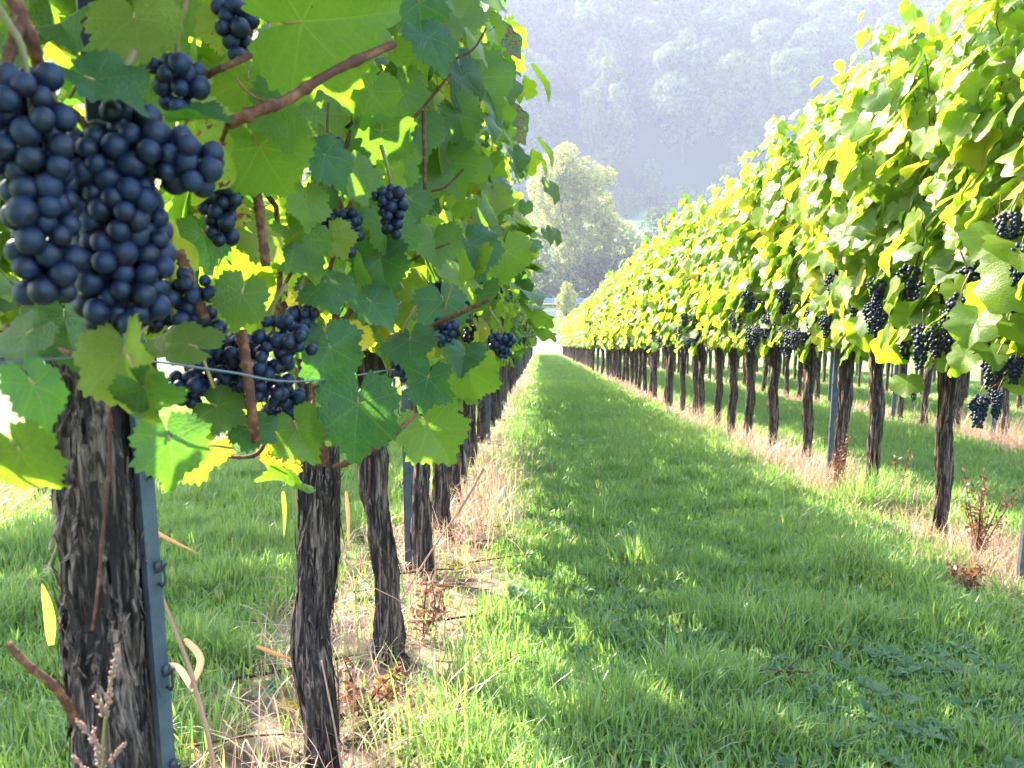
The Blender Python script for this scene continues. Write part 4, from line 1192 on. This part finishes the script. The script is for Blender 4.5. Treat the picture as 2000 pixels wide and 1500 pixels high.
long_blade([(100, 1260), (96, 1200), (82, 1140)], 1.25, .016, .012, M_YBLADE, 'bright yellow blade of grass left of the thickest trunk', (0, 0, 1))
long_blade([(553, 960), (556, 1000), (555, 1048)], 1.7, .010, .004, M_YBLADE, 'yellow hanging grass blade beside the second left trunk', (0, 0, .6))
long_blade([(676, 960), (680, 1010), (681, 1068)], 1.75, .010, .005, M_DRY, 'orange dry grass blade hanging between the second and third left trunks', (.8, 0, .6))
long_blade([(285, 1025), (320, 1048), (390, 1082)], 1.25, .008, .003, M_DRY, 'orange dry blade leaning out from the steel post', (.8, 0, .6))
long_blade([(500, 1262), (540, 1278), (588, 1292)], 1.7, .010, .003, M_DRY, 'orange dry blade lying left of the second left trunk', (.9, 0, .6))
def stalk(pix, d, r0, r1, mat, label, name='dry_stalk'):
    P = smooth_path([wp(*p, d) if len(p) == 2 else wp(*p) for p in pix], 24)
    base = np.array([P[0][0], P[0][1], P[0][2]]); mb = MB(); mb.tube(P - base, np.linspace(r0, r1, 24), 7, True, (0, 0, .5))
    thing(name, label, 'stalk', base, 0, None, mb.mesh(name, mat))
stalk([(425, 1620), (415, 1480), (378, 1330), (350, 1250), (305, 1135)], .98, .0032, .0016, M_DRY, 'jointed tan dry stalk rising right of the steel post')
long_blade([(372, 1345), (392, 1290), (368, 1255), (358, 1250)], .98, .009, .006, M_DRY, 'curled dry leaf high on the jointed tan stalk', (.5, 0, .8))
long_blade([(378, 1350), (350, 1305), (325, 1296)], .98, .009, .004, M_DRY, 'pale dry leaf bent left from the jointed tan stalk', (.1, 0, .9))
stalk([(760, 1210), (840, 1080), (905, 985), (945, 915)], 2.35, .0022, .0030, M_DRY, 'long pale straw leaning across the third and fourth left trunks')
stalk([(850, 1150), (848, 1060), (842, 1020)], 2.45, .0016, .001, M_DRY, 'thin orange straw standing by the fourth left trunk')
stalk([(690, 1560), (690, 1400), (692, 1300), (690, 1235)], 1.6, .0013, .001, M_DRY, 'thin upright pale straw right of the second left trunk')
stalk([(672, 1530), (650, 1400), (628, 1290)], 1.5, .0018, .0014, M_DRY, 'pale straw leaning against the second left trunk')
stalk([(655, 1075), (720, 1140), (775, 1170), (800, 1190)], 2.1, .0012, .001, M_DRY, 'fine straw slanting behind the third left trunk')
stalk([(1700, 960), (1708, 900), (1712, 855)], 4.3, .003, .002, M_CANE, 'thin dark upright stick beside the second visible right trunk')

# ------------------------------------------------------------------ trees
def clumps_mesh(lobes, n, size, rg, name, mat, strands=0, flat=.5, shell=.72, zlo=-1e9, rough=.6):
    """leaf sprays spread through uneven lobes: each spray a small bent leaf-shaped face"""
    C = np.array([l[:3] for l in lobes]); S = np.array([l[3:6] for l in lobes])
    vol = S.prod(1) ** .75; pk = vol / vol.sum()
    idx = rg.choice(len(lobes), n, p=pk)
    d = rg.normal(size=(n, 3)); d /= np.linalg.norm(d, axis=1)[:, None]
    r_ = shell + (1 - shell) * rg.random(n) ** .6; r_ = np.where(rg.random(n) < .22, rg.random(n) ** .5, r_)
    seedv = rg.uniform(0, 50, 3)
    lump = np.array([noise.noise(Vector(v * 2.3 + seedv + i_ * 3.1)) for v, i_ in zip(d, idx)])
    gap = np.array([noise.noise(Vector(v * 4.0 + seedv * 2 + i_ * 1.7)) for v, i_ in zip(d, idx)])
    P = C[idx] + d * S[idx] * (r_ * (1 + .33 * lump))[:, None]
    keep = (gap > -.16) & (P[:, 2] > zlo); P = P[keep]; d = d[keep]; lump = lump[keep]; n = len(P)
    nr = d * (1.1 - rough * .8) + rg.normal(0, rough, (n, 3)) + np.array([0, 0, .35]); nr /= np.linalg.norm(nr, axis=1)[:, None]
    t = rg.normal(size=(n, 3)) + np.array([0, 0, -.7]); t -= nr * (t * nr).sum(1)[:, None]; t /= np.linalg.norm(t, axis=1)[:, None]
    b = np.cross(nr, t); s = (size * rg.uniform(.5, 1.35, n))[:, None]
    V = np.stack([P - t * s, P + b * s * flat + nr * s * .12, P + t * s, P - b * s * flat + nr * s * .12], 1).reshape(-1, 3)
    q = np.arange(n * 4).reshape(-1, 4)
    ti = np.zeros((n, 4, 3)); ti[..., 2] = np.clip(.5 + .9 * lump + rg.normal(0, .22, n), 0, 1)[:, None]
    return mk_mesh(name, V, q, None, mat, {'tint': ti.reshape(-1, 3)}, False)
def tree_trunk_mesh(h, r, lobes, rg, name, nl=7):
    mb = MB()
    top = np.array([rg.normal(0, .04 * h), rg.normal(0, .04 * h), h])
    path = smooth_path([[0, 0, -.4], [rg.normal(0, .02 * h), rg.normal(0, .02 * h), h * .4], top * .75 + rg.normal(0, .02 * h, 3) * [1, 1, 0], top], 16)
    mb.tube(path, r * np.linspace(1.15, .25, 16), 9)
    for l in lobes[:nl]:
        s = path[int(np.clip((l[2] - l[5] * .8) / h * 16, 4, 13))]
        e = np.array(l[:3]) + rg.normal(0, .2, 3)
        mb.tube(smooth_path([s, (s + e) / 2 + [0, 0, .12 * h * rg.random()], e], 9), np.linspace(r * .42, r * .1, 9), 6)
    return mb.mesh(name, M_TREEBARK)

rgt = np.random.default_rng(5)
FT = []
for k in range(5):
    H = 17.0; lobes = []
    tall = (1.0, 1.15, .9, 1.25, 1.05)[k]
    for m_ in range(16):
        f = rgt.random(); z = H * tall * (.20 + .70 * f)
        rr = H * .26 * math.sin(math.pi * (.12 + .80 * f)) ** .7
        a = rgt.uniform(0, 6.283)
        lobes.append((math.cos(a) * rr * .75, math.sin(a) * rr * .75, z, rgt.uniform(1.8, 3.1), rgt.uniform(1.8, 3.1), rgt.uniform(1.5, 2.6)))
    lobes.append((0, 0, H * tall * .93, 1.6, 1.6, 1.9))
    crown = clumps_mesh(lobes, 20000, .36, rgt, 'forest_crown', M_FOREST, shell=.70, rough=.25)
    FT.append((crown, tree_trunk_mesh(H * tall * .8, .2, lobes, rgt, 'forest_trunk')))
FP = []
def forest_tree(k, x, y, s, label):
    loc = (x, y, float(gz(x, y)) - .3)
    if k >= len(FP):
        t = thing('forest_tree', label, 'tree', loc, 0, 'trees on the wooded hillside')
        link('trunk', FT[k][1], t); link('crown', FT[k][0], t); FP.append(t); o = t
    else:
        o = dup(FP[k], loc, rgt.uniform(0, 6.28), label)
    o.scale = (s * rgt.uniform(.9, 1.15), s * rgt.uniform(.9, 1.15), s)
cnt = 0
for row_k, y in enumerate(np.arange(218, 350, 15.5)):
    for x in np.arange(-62, 178, 15.0):
        xx = x + rgt.uniform(-4, 4) + (row_k % 2) * 5; yy = y + rgt.uniform(-4, 4)
        if xx > .62 * yy + 6 or xx < -.24 * yy: continue
        k = cnt if cnt < 5 else int(rgt.integers(5))
        forest_tree(k, xx, yy, rgt.uniform(1.1, 1.8) * (.5 if row_k == 0 else 1), 'hazy broadleaf tree on the wooded hillside')
        cnt += 1

# the tall creeper-hung tree behind the road and its neighbours
def big_tree(name, label, px, depth, H, lobes, n, size, mat, seed, tr=.3, zlo=-1e9, strands=0, rough=.5):
    g = np.random.default_rng(seed); p = at(px, 590, depth); x, y = p.x, p.y
    base = (x, y, float(gz(x, y)))
    t = thing(name, label, 'tree' if 'bush' not in name and 'shrub' not in name else 'bush', base)
    lo = list(lobes)
    link('trunk', tree_trunk_mesh(H * .82, tr, lo, g, name + '_trunk'), t)
    if strands:                                    # hanging curtains of creeper
        for k in range(strands):
            l = lo[int(g.integers(len(lobes)))]; a = g.uniform(0, 6.283)
            ex, ey = l[0] + math.cos(a) * l[3] * .95, l[1] + math.sin(a) * l[4] * .95
            dz = g.uniform(1.2, 3.5); zc = max(dz + .3, l[2] - dz * .7)
            lo.append((ex, ey, zc, g.uniform(.25, .55), g.uniform(.25, .55), dz))
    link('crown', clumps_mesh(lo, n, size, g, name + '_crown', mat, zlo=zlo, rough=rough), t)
gl = np.random.default_rng(21)
def lob(lst): return [(x, gl.uniform(-1.5, 1.5), z, a, a * .9, c) for x, z, a, c in lst]
big_tree('creeper_hung_tree', 'tall pale tree draped with hanging creeper behind the guard rail', 1105, 108, 18.5,
         lob([(0, 17.2, 1.4, 1.1), (-1.6, 15.6, 1.9, 1.6), (1.6, 14.9, 2.1, 1.7), (4.0, 14.2, 1.8, 1.3), (-2.8, 12.8, 1.9, 2.2), (.6, 12.0, 2.4, 2.2), (3.2, 11.4, 2.2, 2.0), (-3.2, 9.0, 1.7, 2.4), (0, 8.4, 2.3, 2.3), (3.6, 8.2, 2.1, 1.9), (-2.6, 5.0, 1.7, 2.4), (1.0, 4.6, 2.4, 2.2), (-4.2, 6.2, 1.2, 2.8), (-3.6, 3.0, 1.4, 2.2), (.3, 14, 2.0, 2.4), (-.5, 10.2, 2.2, 2.4), (.8, 6.5, 2.4, 2.4), (-1, 2.5, 2.4, 2.2), (3.0, 3.6, 2.4, 2.4)]),
         46000, .17, M_CREEPER, 61, .2, .1, 34, .36)
big_tree('round_tree', 'lower yellowish tree right of the creeper hung tree', 1185, 110, 11,
         lob([(-.5, 9.0, 1.9, 1.5), (1.6, 7.6, 1.9, 1.6), (-1.6, 6.4, 2.2, 1.9), (1.2, 4.8, 2.3, 2.0), (3.6, 6.0, 1.5, 1.4), (3.0, 3.2, 1.9, 1.9), (-1.8, 3.0, 2.0, 1.9)]), 24000, .16, M_CREEPER, 62, .16, .1, 8, .36)
big_tree('dark_bush', 'grey brown bush rising just above the right row', 1285, 118, 11.5,
         lob([(0, 9.6, 1.9, 1.5), (2.2, 8.8, 2.0, 1.7), (-2.0, 7.4, 1.8, 1.8), (.5, 6.0, 2.7, 2.4), (3.6, 6.2, 2.2, 2.2), (-2.6, 4.2, 2.0, 2.2), (1.5, 3.0, 3.0, 2.4)]), 13000, .17, M_DARKBUSH, 63, .2, .1)
big_tree('thicket_bush', 'shadowy undergrowth bush behind the left end of the guard rail', 1046, 101, 8,
         lob([(0, 6.0, 1.7, 1.6), (-2.2, 4.6, 1.9, 1.9), (1.5, 3.0, 2.2, 2.1), (-1.8, 2.0, 1.9, 1.7), (1.8, .9, 2.2, 1.2), (-1.2, .8, 2.2, 1.2)]), 9000, .17, M_DARKBUSH, 64, .15, .05)
big_tree('thicket_bush', 'shadowy undergrowth bush between the two creeper covered trees', 1150, 102, 7,
         lob([(0, 4.8, 1.9, 1.6), (2.2, 3.8, 1.9, 1.7), (-1.8, 2.4, 2.1, 1.9), (1.2, 1.8, 2.3, 1.7), (-2, .8, 2.2, 1.2), (2.2, .8, 2.2, 1.2)]), 9000, .17, M_DARKBUSH, 65, .15, .05)
big_tree('thicket_bush', 'shadowy undergrowth bush below the lower yellowish tree', 1228, 103, 6,
         lob([(0, 4.6, 2.2, 1.7), (2.6, 3.6, 2.1, 1.7), (-2.4, 2.6, 2.1, 1.8), (.6, 1.8, 2.6, 1.7), (-2.6, .8, 2.2, 1.2), (2.6, .8, 2.4, 1.2)]), 9000, .17, M_DARKBUSH, 66, .15, .05)
for k, (px, dd, s, lab) in enumerate([(1330, 205, 1.0, 'pale rounded bush at the far edge of the meadow'), (1220, 206, .9, 'small pale bush at the foot of the wooded hill'), (1390, 204, 1.1, 'feathery pale bush at the meadow edge near the right row')]):
    big_tree('meadow_bush', lab, px, dd, 7 * s, lob([(0, 5.4 * s, 2.4 * s, 2.0 * s), (2.4 * s, 4.2 * s, 2.2 * s, 1.9 * s), (-2.2 * s, 3.6 * s, 2.2 * s, 2.0 * s), (.4, 2.0 * s, 2.8 * s, 2.0 * s)]), 4500, .26, M_FOREST, 70 + k, .15, .05)
big_tree('columnar_shrub', 'narrow upright shrub on the verge in front of the guard rail', 1107, 82, 3.7,
         [(0, 0, 3.0, .62, .6, .7), (.25, 0, 2.3, .75, .7, .8), (-.3, .1, 2.0, .75, .7, .8), (.2, 0, 1.3, .75, .7, .8), (-.25, 0, .9, .65, .6, .7), (-.1, 0, 3.5, .3, .3, .4)], 5200, .085, M_CREEPER, 80, .06, .05)

# guard rail with its posts, and the yellow conduit below it
GRY = 95.4
mb = MB(); prof = [(-.02, .31), (.05, .25), (.05, .17), (-.03, .10), (-.03, .06), (.05, -.01), (.05, -.09), (-.02, -.15)]
xs = np.linspace(-26, 34, 61); V = []
zr = FLAT_Z + .80
for x in xs: V += [[x, GRY - p[0], zr + p[1]] for p in prof]
m_ = len(prof); q = [[a * m_ + k, a * m_ + k + 1, (a + 1) * m_ + k + 1, (a + 1) * m_ + k] for a in range(60) for k in range(m_ - 1)]
mb.add(V, q)
V2 = np.array(V) + [0, .006, 0]; mb.add(V2, np.array(q)[:, ::-1])
gr = thing('guard_rail', 'blue grey steel guard rail running along the far side of the road', 'guard rail', (0, 0, 0))
link('rail', mb.mesh('rail', M_RAIL), gr)
pm = MB(); pm.box((0, 0, .5), (.10, .06, 1.3)); pmesh = pm.mesh('rail_post', M_GALV, False)
for x in np.arange(-24, 34, 4.0): link('rail_post', pmesh, gr, (float(x), GRY + .10, FLAT_Z))
mb = MB(); ys = np.linspace(-26, 34, 40)
mb.tube(np.stack([ys, np.full(40, GRY + .25), FLAT_Z + .18 + .012 * (ys + 26)], -1), .07, 8)
thing('yellow_pipe', 'yellow line of pipe below the guard rail beside the road', 'pipe', (0, 0, 0), 0, None, mb.mesh('yellow_pipe', M_YELLOW))

# ------------------------------------------------------------------ air
hz = NT('haze_air')
pv = hz.n('VolumePrincipled', None, Density=0.00068, Anisotropy=0.05)
pv.inputs['Color'].default_value = (0.77, 0.78, 1.0, 1)
hz.t.links.new(pv.outputs[0], hz.out.inputs['Volume'])
mb = MB(); x0, x1, y0, y1, z0, z1 = -150, 260, -62, 372, FLAT_Z - 1.6, 108
mb = MB(); mb.box(((x0 + x1) / 2, (y0 + y1) / 2, (z0 + z1) / 2), (x1 - x0, y1 - y0, z1 - z0))
link('haze', mb.mesh('haze', hz.m, False), kind='stuff')
